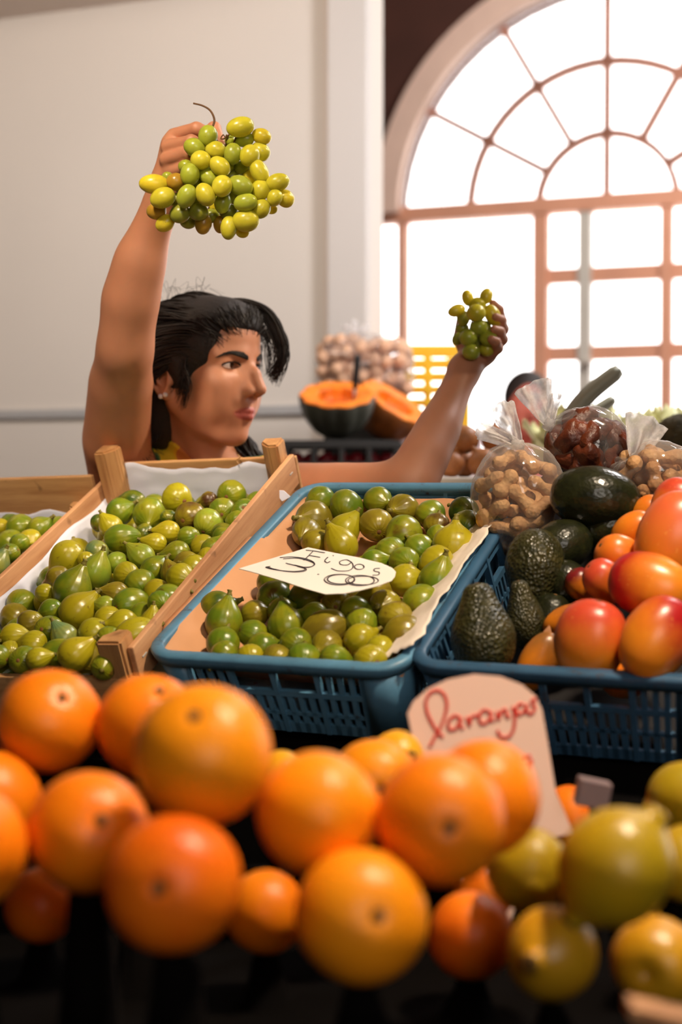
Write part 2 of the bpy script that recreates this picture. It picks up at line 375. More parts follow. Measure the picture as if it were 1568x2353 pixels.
# ------------------------------------------------------------------ the hall
A20 = math.radians(20); FU = Vector((math.cos(A20), -math.sin(A20), 0)); FN = Vector((-math.sin(A20), -math.cos(A20), 0)); ZV = Vector((0, 0, 1))
A0 = P(1388, 458, 9.0); VB = -A0.z                       # VB: floor level measured from the springing line
def W(u, v, w=0.0): return A0 + FU*u + ZV*v + FN*w
FM = Matrix((FU, FN, ZV)).transposed()
R1 = 1.36; HW = 1.78; ZC = 6.0
def quadprism(bm, pts, off):
    """extrude polygon pts by vector off"""
    a = [bm.verts.new(p) for p in pts]; b = [bm.verts.new(Vector(p)+off) for p in pts]; n = len(pts)
    bm.faces.new(a); bm.faces.new(b[::-1])
    for i in range(n): bm.faces.new((a[i], b[i], b[(i+1) % n], a[(i+1) % n]))
def facade():
    bm = bmesh.new(); OUT = -FN*0.35; VT = ZC - A0.z
    def rect(u0, u1, v0, v1): quadprism(bm, [W(u0, v0), W(u1, v0), W(u1, v1), W(u0, v1)], OUT)
    bays = [0.0, 5.0]
    rect(-8.0, -HW, VB, VT); rect(HW, 5.0-HW, VB, VT); rect(5.0+HW, 9.0, VB, VT)
    for u0 in bays:
        R = R1+0.05; n = 24
        rect(u0-HW, u0-R, 0.0, VT); rect(u0+R, u0+HW, 0.0, VT)
        for i in range(n):
            a, b = PI-PI*i/n, PI-PI*(i+1)/n
            quadprism(bm, [W(u0+R*math.cos(a), R*math.sin(a)), W(u0+R*math.cos(b), R*math.sin(b)), W(u0+R*math.cos(b), VT), W(u0+R*math.cos(a), VT)], OUT)
    return tag(bm_obj('wall_back', bm, M['brownwall'], smooth=False), kind='structure', label='dark red-brown hall wall around the arched window')
facade()
def arc_bar(bm, u0, r0, r1, a0, a1, w0, w1, n):
    """curved bar between radii r0,r1 and depths w0,w1"""
    rings = []
    for i in range(n+1):
        a = a0+(a1-a0)*i/n; c, s = math.cos(a), math.sin(a)
        rings.append([bm.verts.new(W(u0+r*c, r*s, w)) for r, w in ((r0, w0), (r1, w0), (r1, w1), (r0, w1))])
    for i in range(n):
        for k in range(4): bm.faces.new((rings[i][k], rings[i][(k+1) % 4], rings[i+1][(k+1) % 4], rings[i+1][k]))
    bm.faces.new(rings[0][::-1]); bm.faces.new(rings[-1])
def window(name, u0, label):
    root = empty(name, W(u0, VB)); tag(root, label, None, None, 'structure')
    inv = Matrix.Translation(-root.location)
    def fin(nm, bm, mat, smooth=False):
        bmesh.ops.transform(bm, matrix=inv, verts=bm.verts[:]); return bm_obj(nm, bm, mat, root, smooth)
    bm = bmesh.new()
    arc_bar(bm, u0, R1-0.005, R1+0.16, 0, PI, -0.02, 0.06, 40); fin('arch_moulding', bm, M['arch'])
    rs = (0.44, 0.90, R1); bw = 0.048
    for r in rs[:2]:
        bm = bmesh.new(); arc_bar(bm, u0, r-bw/2, r+bw/2, 0, PI, -0.16, -0.08, 30); fin('curved_glazing_bar', bm, M['fanbar'])
    for k, a in enumerate((30, 60, 90, 120, 150)):
        a = math.radians(a); dr = FU*math.cos(a)+ZV*math.sin(a); r0 = 0.0 if k == 2 else rs[0]
        bm = bmesh.new(); c = W(u0, 0, -0.12)+dr*(r0+R1)/2
        box(bm, c, R1-r0, bw, 0.08, Matrix((dr, dr.cross(FN), FN)).transposed()); fin('glazing_bar', bm, M['fanbar'])
    bm = bmesh.new(); box(bm, W(u0, -0.005, -0.1), 2*HW, 0.14, 0.10, FM); fin('transom', bm, M['frame'])
    for uu, ww, mt in ((-1.36, 0.06, 'frame'), (-0.42, 0.10, 'frame'), (-0.13, 0.085, 'post'), (0.385, 0.075, 'frame'), (1.36, 0.06, 'frame')):
        bm = bmesh.new(); box(bm, W(u0+uu, VB/2-0.03, -0.1), ww, 0.12, -VB-0.06, FM, 0.004); fin('door_post' if mt == 'post' else 'mullion', bm, M[mt])
    for vv in (-0.46, -0.96, -1.46, -1.96, -2.5):
        for ua, ub in ((-0.37, -0.175), (-0.085, 0.345), (0.425, 1.33)):
            bm = bmesh.new(); box(bm, W(u0+(ua+ub)/2, vv, -0.1), ub-ua, 0.08, 0.10, FM); fin('cross_bar', bm, M['frame'])
    for side in (-1, 1):
        bm = bmesh.new(); box(bm, W(u0+side*(HW-0.03), VB/2, -0.1), 0.06, 0.14, -VB, FM); fin('jamb', bm, M['frame'])
    # door knob
    V_, F_ = lathe([(0.001, -0.03), (0.02, -0.025), (0.03, 0), (0.02, 0.025), (0.001, 0.03)], 12)
    k = mesh_obj('door_knob', V_, F_, M['post'], root); k.location = W(u0-0.10, -1.02, -0.02)-root.location
    # panes
    sec = [(0.02, rs[0], a, a+90) for a in (0, 90)] + [(rs[0], rs[1], a, a+30) for a in range(0, 180, 30)] + [(rs[1], rs[2], a, a+30) for a in range(0, 180, 30)]
    for r0, r1, a, b in sec:
        bm = bmesh.new(); arc_bar(bm, u0, r0, r1, math.radians(a), math.radians(b), -0.123, -0.117, 8); fin('pane', bm, M['glass'])
    rows = [-0.05, -0.46, -0.96, -1.46, -1.96, -2.5, VB+0.02]
    for ua, ub in ((-0.37, -0.175), (-0.085, 0.345), (0.425, 1.33)):
        for i in range(6):
            bm = bmesh.new(); box(bm, W(u0+(ua+ub)/2, (rows[i]+rows[i+1])/2, -0.12), ub-ua, 0.005, rows[i]-rows[i+1]-0.08, FM); fin('pane', bm, M['glass'])
    for ua, ub in ((-1.74, -1.39), (-1.33, -0.47), (1.39, 1.74)):
        bm = bmesh.new(); box(bm, W(u0+(ua+ub)/2, (rows[0]+rows[-1])/2, -0.12), ub-ua, 0.005, rows[0]-rows[-1]-0.02, FM); fin('pane', bm, M['glass'])
    pl = bpy.data.lights.new('window_portal', 'AREA'); pl.shape = 'RECTANGLE'; pl.size = 2*HW; pl.size_y = -VB+R1; pl.cycles.is_portal = True
    po = bpy.data.objects.new('window_portal', pl); COL.objects.link(po); po.location = W(u0, (VB+R1)/2, -0.3)
    po.rotation_euler = FN.to_track_quat('-Z', 'Y').to_euler()
    return root
window('window_1', 0.0, 'arched fanlight window with spoked glazing bars over glazed doors')
window('window_2', 5.0, 'next arched fanlight window along the hall wall, outside the picture')
# floor, ceiling, far walls of the hall
cor = [W(-8, VB), W(9, VB), Vector((8.5, -6, 0)), Vector((-6, -6, 0))]
for p in cor: p.z = 0
bm = bmesh.new(); quadprism(bm, cor, Vector((0, 0, -0.1))); tag(bm_obj('floor', bm, M['floor'], smooth=False), 'grey concrete market floor', kind='structure')
bm = bmesh.new(); quadprism(bm, [p+Vector((0, 0, ZC)) for p in cor], Vector((0, 0, 0.1))); tag(bm_obj('ceiling', bm, M['hall'], smooth=False), 'high plaster ceiling of the market hall', kind='structure')
for nm, i, j in (('wall_right', 1, 2), ('wall_front', 2, 3), ('wall_side', 3, 0)):
    a, b = cor[i], cor[j]; dr = (b-a).normalized(); out = dr.cross(ZV)
    bm = bmesh.new(); quadprism(bm, [a, b, b+ZV*ZC, a+ZV*ZC], out*0.1 if (out.dot((a+b)/2-Vector((1, 1, 0))) > 0) else -out*0.1)
    tag(bm_obj(nm, bm, M['hall'], smooth=False), 'plastered hall wall outside the picture', kind='structure')
# white partition behind the seller
Q0 = Vector((0.097, 4.6, 0)); QL = -FU
def Q(u, z, w=0): return Q0 + QL*u + ZV*z + FN*w
wl = box_obj('wall_left', Q(2.6, 1.55, -0.06), 5.2, 0.12, 3.1, M['wall'], None, FM); tag(wl, 'white painted partition wall behind the seller', kind='structure')
box_obj('wall_patch', P(447, 142, 4.83)+FN*0.012, 0.055, 0.004, 0.06, M['pilaster'], wl, FM)
box_obj('wall_patch', P(288, 203, 4.92)+FN*0.012, 0.03, 0.004, 0.04, M['pilaster'], wl, FM)
tag(box_obj('trim_1', Q(0.068, 1.55, 0.02), 0.137, 0.05, 3.1, M['pilaster'], None, FM, 0.006), 'grey-white pilaster at the end of the partition', kind='structure')
tag(box_obj('trim_2', Q(0.146, 1.55, 0.004), 0.022, 0.012, 3.1, M['soffit'], None, FM), 'narrow beige strip beside the pilaster', kind='structure')
tag(box_obj('trim_3', Q(2.7, 1.612, 0.008), 5.05, 0.018, 0.032, M['rail'], None, FM, 0.003), 'grey horizontal rail along the white partition', kind='structure')
sf = box_obj('ceiling_soffit', Q(2.6, 3.06, 0.6), 5.2, 1.2, 0.10, M['soffit'], None, FM); tag(sf, 'pale low soffit above the white partition', kind='structure')

# ------------------------------------------------------------------ the tilted display stand
stand = empty('display_stand', (D(0.1, 0.25, -0.2).x, D(0.1, 0.25).y, 0)); tag(stand, 'dark tilted market stand carrying the fruit crates', 'stand')
def schild(nm, bm, mat):
    bmesh.ops.transform(bm, matrix=Matrix.Translation(-stand.location), verts=bm.verts[:]); return bm_obj(nm, bm, mat, stand, False)
bm = bmesh.new(); box(bm, D(-0.05, 0.27, -0.137), 1.75, 0.62, 0.02, DM); schild('shelf_board', bm, M['cloth'])
for s_, t_ in ((-0.85, 0.02), (0.75, 0.02), (-0.85, 0.53), (0.75, 0.53)):
    p = D(s_, t_, -0.15); bm = bmesh.new(); box(bm, (p.x, p.y, p.z/2), 0.05, 0.05, p.z); schild('leg', bm, M['cloth'])
bm = bmesh.new(); a = D(-0.92, -0.035, -0.13); b = D(0.82, -0.035, -0.13)
quadprism(bm, [a, b, Vector((b.x, b.y, 0.02)), Vector((a.x, a.y, 0.02))], Vector((0.005, 0.012, 0))); schild('front_skirt', bm, M['cloth'])

# ------------------------------------------------------------------ crates
def crate_root(name, s, t, n, rz=0.0): return empty(name, D(s, t, n), DM.to_quaternion() @ Quaternion((0, 0, 1), rz))
def lbox(name, root, c, size, mat, bev=0.0):
    return box_obj(name, c, size[0], size[1], size[2], mat, root, None, bev)
def wood_crate(label, s0, s1, t0, t1, h, backh, n0=0.0, exb=0.034, rz=0.0, sls=(0.0, 0.0)):
    root = crate_root('wooden_crate', s0, t0, n0-h, rz); tag(root, label, 'crate', 'wooden fig crates'); w, l = s1-s0, t1-t0; Z = h
    pw = 0.034
    for i, (x, y) in enumerate(((pw/2+.009, pw/2), (w-pw/2-.009, pw/2), (pw/2+.009, l-pw/2-.010), (w-pw/2-.009, l-pw/2-.010))):
        ex = exb if i > 1 else (0.018 if exb > 0 else 0)
        bm = bmesh.new(); zz = Z+ex
        sx = 1 if i % 2 == 0 else -1; sy = 1 if i < 2 else -1
        pts = [(-sx*pw/2, -sy*pw/2), (sx*pw/2, -sy*pw/2), (sx*pw/2, sy*.0), (sx*.0, sy*pw/2), (-sx*pw/2, sy*pw/2)]
        vs = [bm.verts.new((x+p[0], y+p[1], 0.006)) for p in pts]; vt = [bm.verts.new((x+p[0]*0.96, y+p[1]*0.96, zz)) for p in pts]
        bm.faces.new(vs); bm.faces.new(vt)
        for k in range(5): bm.faces.new((vs[k], vs[(k+1) % 5], vt[(k+1) % 5], vt[k]))
        bmesh.ops.recalc_face_normals(bm, faces=bm.faces[:])
        bmesh.ops.bevel(bm, geom=bm.edges[:], offset=0.003, segments=2, affect='EDGES')
        bm_obj('corner_post', bm, M['woodn'], root, False)
    lbox('back_board', root, (w/2, l-0.004, Z-backh/2), (w, 0.009, backh), M['wood'], 0.0015)
    lbox('back_board', root, (w/2, l-0.004, 0.014), (w, 0.008, 0.026), M['wood'], 0.0015)
    lbox('front_board', root, (w/2, 0.004, Z-0.055), (w, 0.009, 0.05), M['wood'], 0.0015)
    lbox('front_board', root, (w/2, 0.004, 0.014), (w, 0.008, 0.026), M['wood'], 0.0015)
    for x, sl in ((0.004, sls[0]), (w-0.004, sls[1])):
        lbox('side_slat', root, (x, l/2, Z-sl-0.024), (0.008, l-0.02, 0.048), M['woodd'], 0.0015)
        lbox('side_slat', root, (x, l/2, 0.018), (0.008, l-0.02, 0.034), M['woodd'], 0.0015)
    for k in range(5):
        lbox('floor_board', root, ((k+.5)*w/5, l/2, 0.003), (w/5-0.006, l-0.01, 0.006), M['woodd'])
    # staples on the slats
    return root
HWOOD = 0.115
crA = wood_crate('wooden fig crate lined with white paper in front of the seller', -0.329, -0.004, -0.045, 0.54, HWOOD, 0.055, 0.006, 0.034, math.radians(4.5), (0.020, -0.006))
crB = wood_crate('wooden fig crate at the left edge with a tall stained back board', -0.722, -0.334, -0.076, 0.478, HWOOD, 0.082, 0.0, -0.04, math.radians(4.5), (0.05, 0.05))
def staple(root, c):
    lbox('staple', root, c, (0.0015, 0.011, 0.0015), M['rail'])
staple(crA, (0.3256, 0.55, 0.100)); staple(crA, (0.3256, 0.03, 0.10))
def sheet(name, root, pts_fn, nu, nv, mat, thick=0.0008):
    V_ = [pts_fn(i/nu, j/nv) for j in range(nv+1) for i in range(nu+1)]
    F_ = [(j*(nu+1)+i, j*(nu+1)+i+1, (j+1)*(nu+1)+i+1, (j+1)*(nu+1)+i) for j in range(nv) for i in range(nu)]
    o = mesh_obj(name, V_, F_, mat, root)
    md = o.modifiers.new('thickness', 'SOLIDIFY'); md.thickness = thick; return o
def nz(x, y, z=0.0, s=1.0): return mnoise.noise(Vector((x*s, y*s, z)))
def paper_liner(root, w, l, drop):
    """white paper: up the back wall, along the left wall, bottom"""
    pr = root
    def back(u, v):
        x = 0.012+u*(w-0.03); top = HWOOD-0.006+0.010*nz(u, 0, 1.3, 7)-0.010*math.exp(-((u-.55)/.2)**2)+0.006*(1-u)-drop-(.02*u if drop else 0)
        return Vector((x, l-0.012-0.012*(1-v)+0.003*nz(u, v, 2, 9), 0.02+v*(top-0.02)))
    def left(u, v):
        y = 0.02+u*(l-0.04); top = HWOOD-0.040+0.008*nz(u, 0, 5.3, 6)+(0.02 if u < .25 else 0)
        return Vector((0.012+0.02*(1-v)+0.003*nz(u, v, 7, 8), y, 0.02+v*(top-0.02)))
    def bot(u, v): return Vector((0.02+u*(w-0.04), 0.015+v*(l-0.03), 0.012+0.004*nz(u, v, 3, 6)))
    for f, nm in ((back, 'paper_liner'), (left, 'paper_liner'), (bot, 'paper_liner')):
        sheet(nm, pr, f, 26, 10, M['paper'])
paper_liner(crA, 0.325, 0.585, 0); paper_liner(crB, 0.388, 0.554, .034)
# loose curl of wood on the back board of the middle crate
mb = MB(); q = [P(548, 1066, 2.14), P(544, 1057, 2.14), P(552, 1051, 2.135), P(546, 1044, 2.14)]; mb.tube(spline(q, 6), 0.0008, 5)
o = mb.obj('wood_splinter', M['wood'], crA); o.matrix_parent_inverse = (Matrix.Translation(crA.location) @ crA.rotation_quaternion.to_matrix().to_4x4()).inverted()

def blue_crate(label, s0, t0, w, l, h, mat, n0=0.0, taper=0.085):
    root = crate_root('plastic_crate', s0, t0, n0-h); tag(root, label, 'crate', 'blue plastic crates')
    def warp(bm):
        for v in bm.verts:
            k = 1 - taper*(1-min(v.co.z/h, 1.0))
            v.co.x = w/2+(v.co.x-w/2)*k; v.co.y = l/2+(v.co.y-l/2)*(1-(1-k)*0.8)
    def fin(nm, bm, smooth=False): warp(bm); return bm_obj(nm, bm, mat, root, smooth)
    # rounded rim
    def loop(ins, z, r):
        out = []; x0, x1, y0, y1 = ins, w-ins, ins, l-ins
        for cx_, cy_, a0 in ((x1-r, y1-r, 0), (x0+r, y1-r, 90), (x0+r, y0+r, 180), (x1-r, y0+r, 270)):
            for k in range(7):
                a = math.radians(a0+15*k); out.append(Vector((cx_+r*math.cos(a), cy_+r*math.sin(a), z)))
        return out
    prof = [(-0.004, h-0.016), (-0.006, h-0.004), (-0.003, h), (0.009, h), (0.011, h-0.004), (0.008, h-0.010), (0.006, h-0.016)]
    bm = bmesh.new(); rings = [[bm.verts.new(p) for p in loop(i, z, max(0.034-i, 0.01))] for i, z in prof]; n = len(rings[0]); m = len(rings)
    for j in range(m):
        for k in range(n): bm.faces.new((rings[j][k], rings[j][(k+1) % n], rings[(j+1) % m][(k+1) % n], rings[(j+1) % m][k]))
    fin('rim', bm, True)
    # walls: bars with open slots between solid corners
    def wall(nm, length, place):
        bm = bmesh.new(); cw = 0.048; th = 0.005
        def bar(x0, x1, z0, z1, t=th): place(bm, (x0+x1)/2, (z0+z1)/2, x1-x0, z1-z0, t)
        bar(cw, length-cw, h-0.020, h-0.010); bar(cw, length-cw, h-0.052, h-0.045, .007); bar(cw, length-cw, h-0.080, h-0.075); bar(cw, length-cw, 0.0, 0.014)
        span = length-2*cw; nb = max(2, round(span/0.052))
        for i in range(nb+1): bar(cw+span*i/nb-.003, cw+span*i/nb+.003, 0.0, h-0.01, .008)
        for i in range(nb):
            xa = cw+span*i/nb; ww = span/nb
            for k in range(1, 4):
                x = xa+ww*k/4
                if i in (0, nb-1): bar(x-.0028, x+.0028, h-.052, h-.012)
                bar(x-.003, x+.003, h-.078, h-.05); bar(x-.0034, x+.0034, 0.0, h-.077)
        return fin(nm, bm)
    wall('front_wall', w, lambda bm, x, z, sx, sz, t: box(bm, (x, 0.004, z), sx, t, sz))
    wall('back_wall', w, lambda bm, x, z, sx, sz, t: box(bm, (x, l-0.004, z), sx, t, sz))
    wall('side_wall', l, lambda bm, x, z, sx, sz, t: box(bm, (0.004, x, z), t, sx, sz))
    wall('side_wall', l, lambda bm, x, z, sx, sz, t: box(bm, (w-0.004, x, z), t, sx, sz))
    for cx_, cy_, a0 in ((w, l, 0), (0, l, 90), (0, 0, 180), (w, 0, 270)):
        bm = bmesh.new(); r = 0.032; pts = []
        sx = 1 if cx_ > 0 else -1; sy = 1 if cy_ > 0 else -1
        ccx, ccy = cx_-sx*r, cy_-sy*r; e = 0.05-r
        arc = [(ccx+r*math.cos(math.radians(a0+15*k)), ccy+r*math.sin(math.radians(a0+15*k))) for k in range(7)]
        first = (arc[0][0]+(0 if a0 in (0, 180) else -sx*e), arc[0][1]-(sy*e if a0 in (0, 180) else 0)); last = (arc[-1][0]-(sx*e if a0 in (0, 180) else 0), arc[-1][1]-(0 if a0 in (0, 180) else sy*e))
        path = [first]+arc+[last]; inn = [(ccx+(p[0]-ccx)*0.82 if True else 0, ccy+(p[1]-ccy)*0.82) for p in path]
        ra = [[bm.verts.new((p[0], p[1], z)) for p in path] for z in (0, h-0.008)]; rb = [[bm.verts.new((p[0], p[1], z)) for p in inn] for z in (0, h-0.008)]
        k = len(path)
        for i in range(k-1):
            bm.faces.new((ra[0][i], ra[0][i+1], ra[1][i+1], ra[1][i])); bm.faces.new((rb[0][i+1], rb[0][i], rb[1][i], rb[1][i+1]))
            bm.faces.new((ra[1][i], ra[1][i+1], rb[1][i+1], rb[1][i])); bm.faces.new((ra[0][i+1], ra[0][i], rb[0][i], rb[0][i+1]))
        for i in (0, k-1): bm.faces.new((ra[0][i], ra[1][i], rb[1][i], rb[0][i]))
        fin('corner', bm, True)
    bm = bmesh.new(); box(bm, (w/2, l/2, 0.003), w-0.01, l-0.01, 0.006); fin('floor_panel', bm)
    return root
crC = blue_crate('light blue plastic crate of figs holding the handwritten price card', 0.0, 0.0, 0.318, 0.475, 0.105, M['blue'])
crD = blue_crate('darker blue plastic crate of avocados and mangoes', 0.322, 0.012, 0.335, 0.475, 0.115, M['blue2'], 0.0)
# tan liner in the fig crate, draped over its left edge, torn white along the right edge
def tan(u, v):
    dr = min(1, max(0, (v-.06)/.05))*min(1, max(0, (.70-v)/.05)); s0 = 0.007-0.018*dr
    s = s0+u*(0.312-s0); t = 0.016+v*0.442
    el = min(1.0, max(0.0, 1-(s-0.010)/0.085)); er = max(0.0, 1-(0.312-s)/0.05); ef = max(0.0, 1-v/0.05); eb = max(0.0, (v-0.93)/0.07)
    lift = max(el**1.3*(0.042+.007*dr), er**1.2*0.03, ef*0.030, eb*0.034)
    return Vector((s, t+0.003*nz(u, v, 2, 8), 0.105-0.050+lift+0.0025*nz(u, v, 4.4, 10)*(1-el)))
sheet('kraft_liner', crC, tan, 44, 40, M['kraft'], 0.001)
def torn(u, v):
    t = 0.03+v*0.36; wob = 0.010*nz(v, 0, 3.1, 5)+0.004*nz(v, 0, 9.1, 22)
    s = 0.272+u*(0.052+wob); n = -0.022+0.034*u**0.7+0.003*nz(u, v, 6, 9)
    return Vector((s, t, 0.105+n))
sheet('torn_paper_liner', crC, torn, 10, 44, M['tornw'], 0.001)
sheet('shade_sheet', crD, lambda u, v: Vector((0.016+u*0.303, 0.016+v*0.443, 0.012+0.055*max(0, (v-.86)/.14)+0.004*nz(u, v, 1, 6))), 12, 18, M['shadesheet'])  # black sheet added so the gaps between the fruit look shaded
# black fruit tray in front
TZ = 1.00
tr = empty('fruit_tray', (0.05, 1.05, TZ-0.012)); tag(tr, 'black tray holding the oranges and lemons in the foreground', 'tray')
def trb(nm, c, sx, sy, sz, Mx=None):
    return box_obj(nm, Vector(c)-tr.location, sx, sy, sz, M['black'], tr, Mx)
trb('floor_panel', (0.05, 0.985, TZ-0.006), 1.30, 0.49, 0.012)
trb('front_wall', (0.05, 0.745, TZ+0.050), 1.30, 0.012, 0.106)
trb('side_wall', (-0.594, 0.985, TZ+0.05), 0.012, 0.47, 0.112); trb('side_wall', (0.694, 0.985, TZ+0.05), 0.012, 0.47, 0.112); trb('back_wall', (0.05, 1.224, TZ+0.03), 1.30, 0.012, 0.06)
tb = empty('front_table', (0.05, 1.05, 0)); tag(tb, 'dark table under the fruit tray', 'table')
bm = bmesh.new(); box(bm, (0, -0.065, TZ-0.012-0.0175), 1.4, 0.51, 0.035); bm_obj('table_top', bm, M['cloth'], tb, False)
for x in (-.65, .65):
    for y in (-.28, .15): bm = bmesh.new(); box(bm, (x, y, 0.476), 0.05, 0.05, 0.952); bm_obj('leg', bm, M['cloth'], tb, False)
o = box_obj('wooden_board', P(1550, 2336, 0.752), 0.05, 0.02, 0.006, M['woodd'], None, Matrix.Rotation(0.22, 3, 'Y')); tag(o, 'pale board edge at the lower right corner of the picture', 'board')
# ------------------------------------------------------------------ figs
PROF = {
 'r': [(.02,-.44),(.12,-.455),(.24,-.42),(.36,-.33),(.45,-.19),(.495,-.03),(.49,.10),(.44,.24),(.35,.36),(.24,.45),(.15,.52),(.10,.58),(.075,.63),(.02,.635)],
 'p': [(.02,-.46),(.13,-.475),(.27,-.43),(.40,-.31),(.48,-.14),(.50,.03),(.46,.20),(.385,.34),(.29,.465),(.195,.57),(.13,.66),(.09,.72),(.02,.73)],
 'l': [(.02,-.60),(.13,-.61),(.28,-.55),(.41,-.38),(.49,-.14),(.49,.08),(.43,.30),(.34,.46),(.235,.58),(.16,.67),(.10,.745),(.02,.755)]}
FIGM = {}
for key, pr in PROF.items():
    for var in range(3):
        ph = random.random()*9
        def mod(q, a, t, ph=ph, var=var):
            k = 1+0.035*math.sin(2*a+ph)+0.02*math.sin(3*a+ph*2)+0.012*math.sin(11*a)*max(0, 1-abs(2*t-1))
            return Vector((q.x*k+0.05*(t-.5)**2*math.sin(ph)*2, q.y*k, q.z))
        V_, F_ = lathe(resample(pr, 2), 28, mod); FIGM[key, var] = (mesh_data('fig', V_, F_, M['fig']), pr[-1][1], pr[0][1])
V_, F_ = lathe([(.05, -.05), (.085, 0), (.07, .05), (.055, .10), (.075, .135), (.06, .15), (.01, .152)], 10, lambda q, a, t: Vector((q.x+0.03*t*t, q.y, q.z))); FSTEM = mesh_data('stem', V_, F_, M['figstem'])
V_, F_ = lathe([(.005, -.035), (.06, -.03), (.095, -.005), (.10, .02), (.02, .03)], 10, lambda q, a, t: Vector((q.x*(1+.15*math.sin(5*a)), q.y*(1+.15*math.cos(4*a)), q.z))); FEYE = mesh_data('eye', V_, F_, M['figeye'])
FC = {'g': srgb(98, 122, 24), 'y': srgb(168, 158, 24), 'd': srgb(58, 84, 22), 'o': srgb(124, 108, 28), 'b': srgb(76, 46, 24), 'u': srgb(104, 130, 84), 'l': srgb(138, 158, 46)}
placed_figs = []
def fig_dir(ang, seed):
    rr = random.Random(seed)
    if ang == 'E': v = FV*0.8 + RV*rr.uniform(-.35, .35) + UV*rr.uniform(-.5, .3)      # eye end towards the camera
    elif ang is None:
        a = rr.uniform(0, 2*PI); v = (WX*math.cos(a)+DX*math.sin(a))*1.0+NX*rr.uniform(-.3, .5)
    else:
        a = math.radians(ang); v = RV*math.cos(a)+UV*math.sin(a)+FV*rr.uniform(-.25, .35)
    return v.normalized()
def make_fig(pos, w, dirv, shape, col, label, group, seed):
    rr = random.Random(seed); me, top, bot = FIGM[shape, rr.randrange(3)]
    o = link('fig', me); o.location = pos; o.rotation_mode = 'QUATERNION'
    o.rotation_quaternion = quat_z(dirv) @ Quaternion((0, 0, 1), rr.uniform(0, 6.28)); o.scale = (w, w, w)
    c = FC[col]; k = rr.uniform(.88, 1.12); o.color = (c[0]*k*rr.uniform(.94, 1.06), c[1]*k, c[2]*k, 1); tag(o, label, 'fig', group)
    s = link('stem', FSTEM, o); s.location = (0.05*0, 0, top-0.01); s.color = o.color
    e = link('eye', FEYE, o); e.location = (0, 0, bot+0.012)
    return o
def relax(items, it=40, view=0.55, lim=None):
    """items [pos, radius]; push apart, mostly along the line of sight and the heap normal"""
    Pn = np.array([tuple(i[0]) for i in items]); Rn = np.array([i[1] for i in items]); f = np.array(tuple(FV))
    for _ in range(it):
        d = Pn[:, None]-Pn[None]; L_ = np.linalg.norm(d, axis=2)+1e-9; ov = (Rn[:, None]+Rn[None])-L_; np.fill_diagonal(ov, -1)
        ov = np.maximum(ov, 0); mv = (d/L_[..., None]*ov[..., None]*0.42).sum(1)
        al = (mv@f)[:, None]*f; Pn += np.clip(al+(mv-al)*view, -.004, .004)
        if lim:
            q = Pn-np.array(tuple(O0)); s_, t_, n_ = q@np.array(tuple(WX)), q@np.array(tuple(DX)), q@np.array(tuple(NX))
            sh_ = lim[6]*t_; s_ = np.clip(s_+sh_, lim[0]+Rn, lim[1]-Rn)-sh_; t_ = np.clip(t_, lim[2]+Rn, lim[3]-Rn); n_ = np.clip(n_, lim[4], lim[5])
            Pn = np.array(tuple(O0))+np.outer(s_, tuple(WX))+np.outer(t_, tuple(DX))+np.outer(n_, tuple(NX))
    return Pn
FIGA = [(910,328,150,None,'r','y'),(765,403,158,None,'r','g'),(612,395,135,30,'r','g'),(680,335,100,172,'l','d'),(975,420,150,None,'r','b'),(1080,335,85,None,'r','b'),(1187,305,140,'E','r','g'),(1165,395,135,'E','r','g'),(1072,455,145,None,'r','l'),(1298,405,128,'E','r','g'),(1395,358,95,235,'l','g'),(1350,455,112,None,'r','g'),(1205,505,118,None,'r','d'),(865,498,110,175,'p','y'),(975,530,112,None,'r','g'),(570,475,115,125,'p','y'),(630,530,135,10,'l','g'),(735,505,90,None,'r','d'),(800,558,105,165,'p','y'),(915,605,118,185,'p','g'),(715,630,130,140,'p','l'),(1075,585,128,None,'r','y'),(1165,603,120,55,'p','g'),(1205,640,92,None,'r','y'),(490,600,112,None,'r','u'),(595,660,112,None,'r','l'),(350,630,165,225,'p','y'),(505,700,155,70,'p','l'),(300,740,125,None,'r','o'),(350,800,185,65,'p','g'),(655,725,132,None,'r','y'),(790,690,125,45,'p','g'),(890,715,108,110,'p','o'),(990,670,132,None,'r','o'),(1100,700,122,None,'r','y'),(1125,745,105,None,'r','y'),(735,778,148,None,'r','g'),(600,818,120,165,'p','o'),(840,812,145,None,'r','y'),(990,768,140,None,'r','y'),(960,840,162,None,'r','g'),(405,905,175,45,'p','y'),(550,882,105,None,'r','l'),(685,882,150,None,'l','g'),(785,912,142,None,'r','g'),(870,938,125,85,'p','y'),(990,898,122,None,'r','g'),(550,952,132,None,'r','y'),(645,978,148,None,'r','y'),(730,1022,160,20,'l','y'),(155,968,130,None,'r','o'),(245,1008,145,'E','r','g'),(330,1048,135,125,'p','u'),(480,1032,150,None,'r','y'),(585,1062,125,None,'r','g'),(65,1037,125,5,'p','y'),(155,1078,125,178,'p','y'),(450,1122,165,None,'r','o'),(25,1127,115,None,'r','y'),(100,1162,140,'E','r','g'),(270,1132,138,None,'l','g'),(355,1192,165,40,'p','y'),(125,1217,115,15,'p','y'),(490,1237,125,None,'r','g'),(242,812,95,None,'r','y'),(262,902,115,None,'r','g'),(440,640,85,None,'r','y'),(1285,520,95,None,'r','g'),(868,425,80,None,'r','d'),(505,452,85,None,'r','d'),(-20,1180,120,None,'r','g'),(-60,1060,125,None,'r','y'),(-45,1110,120,None,'r','g')]
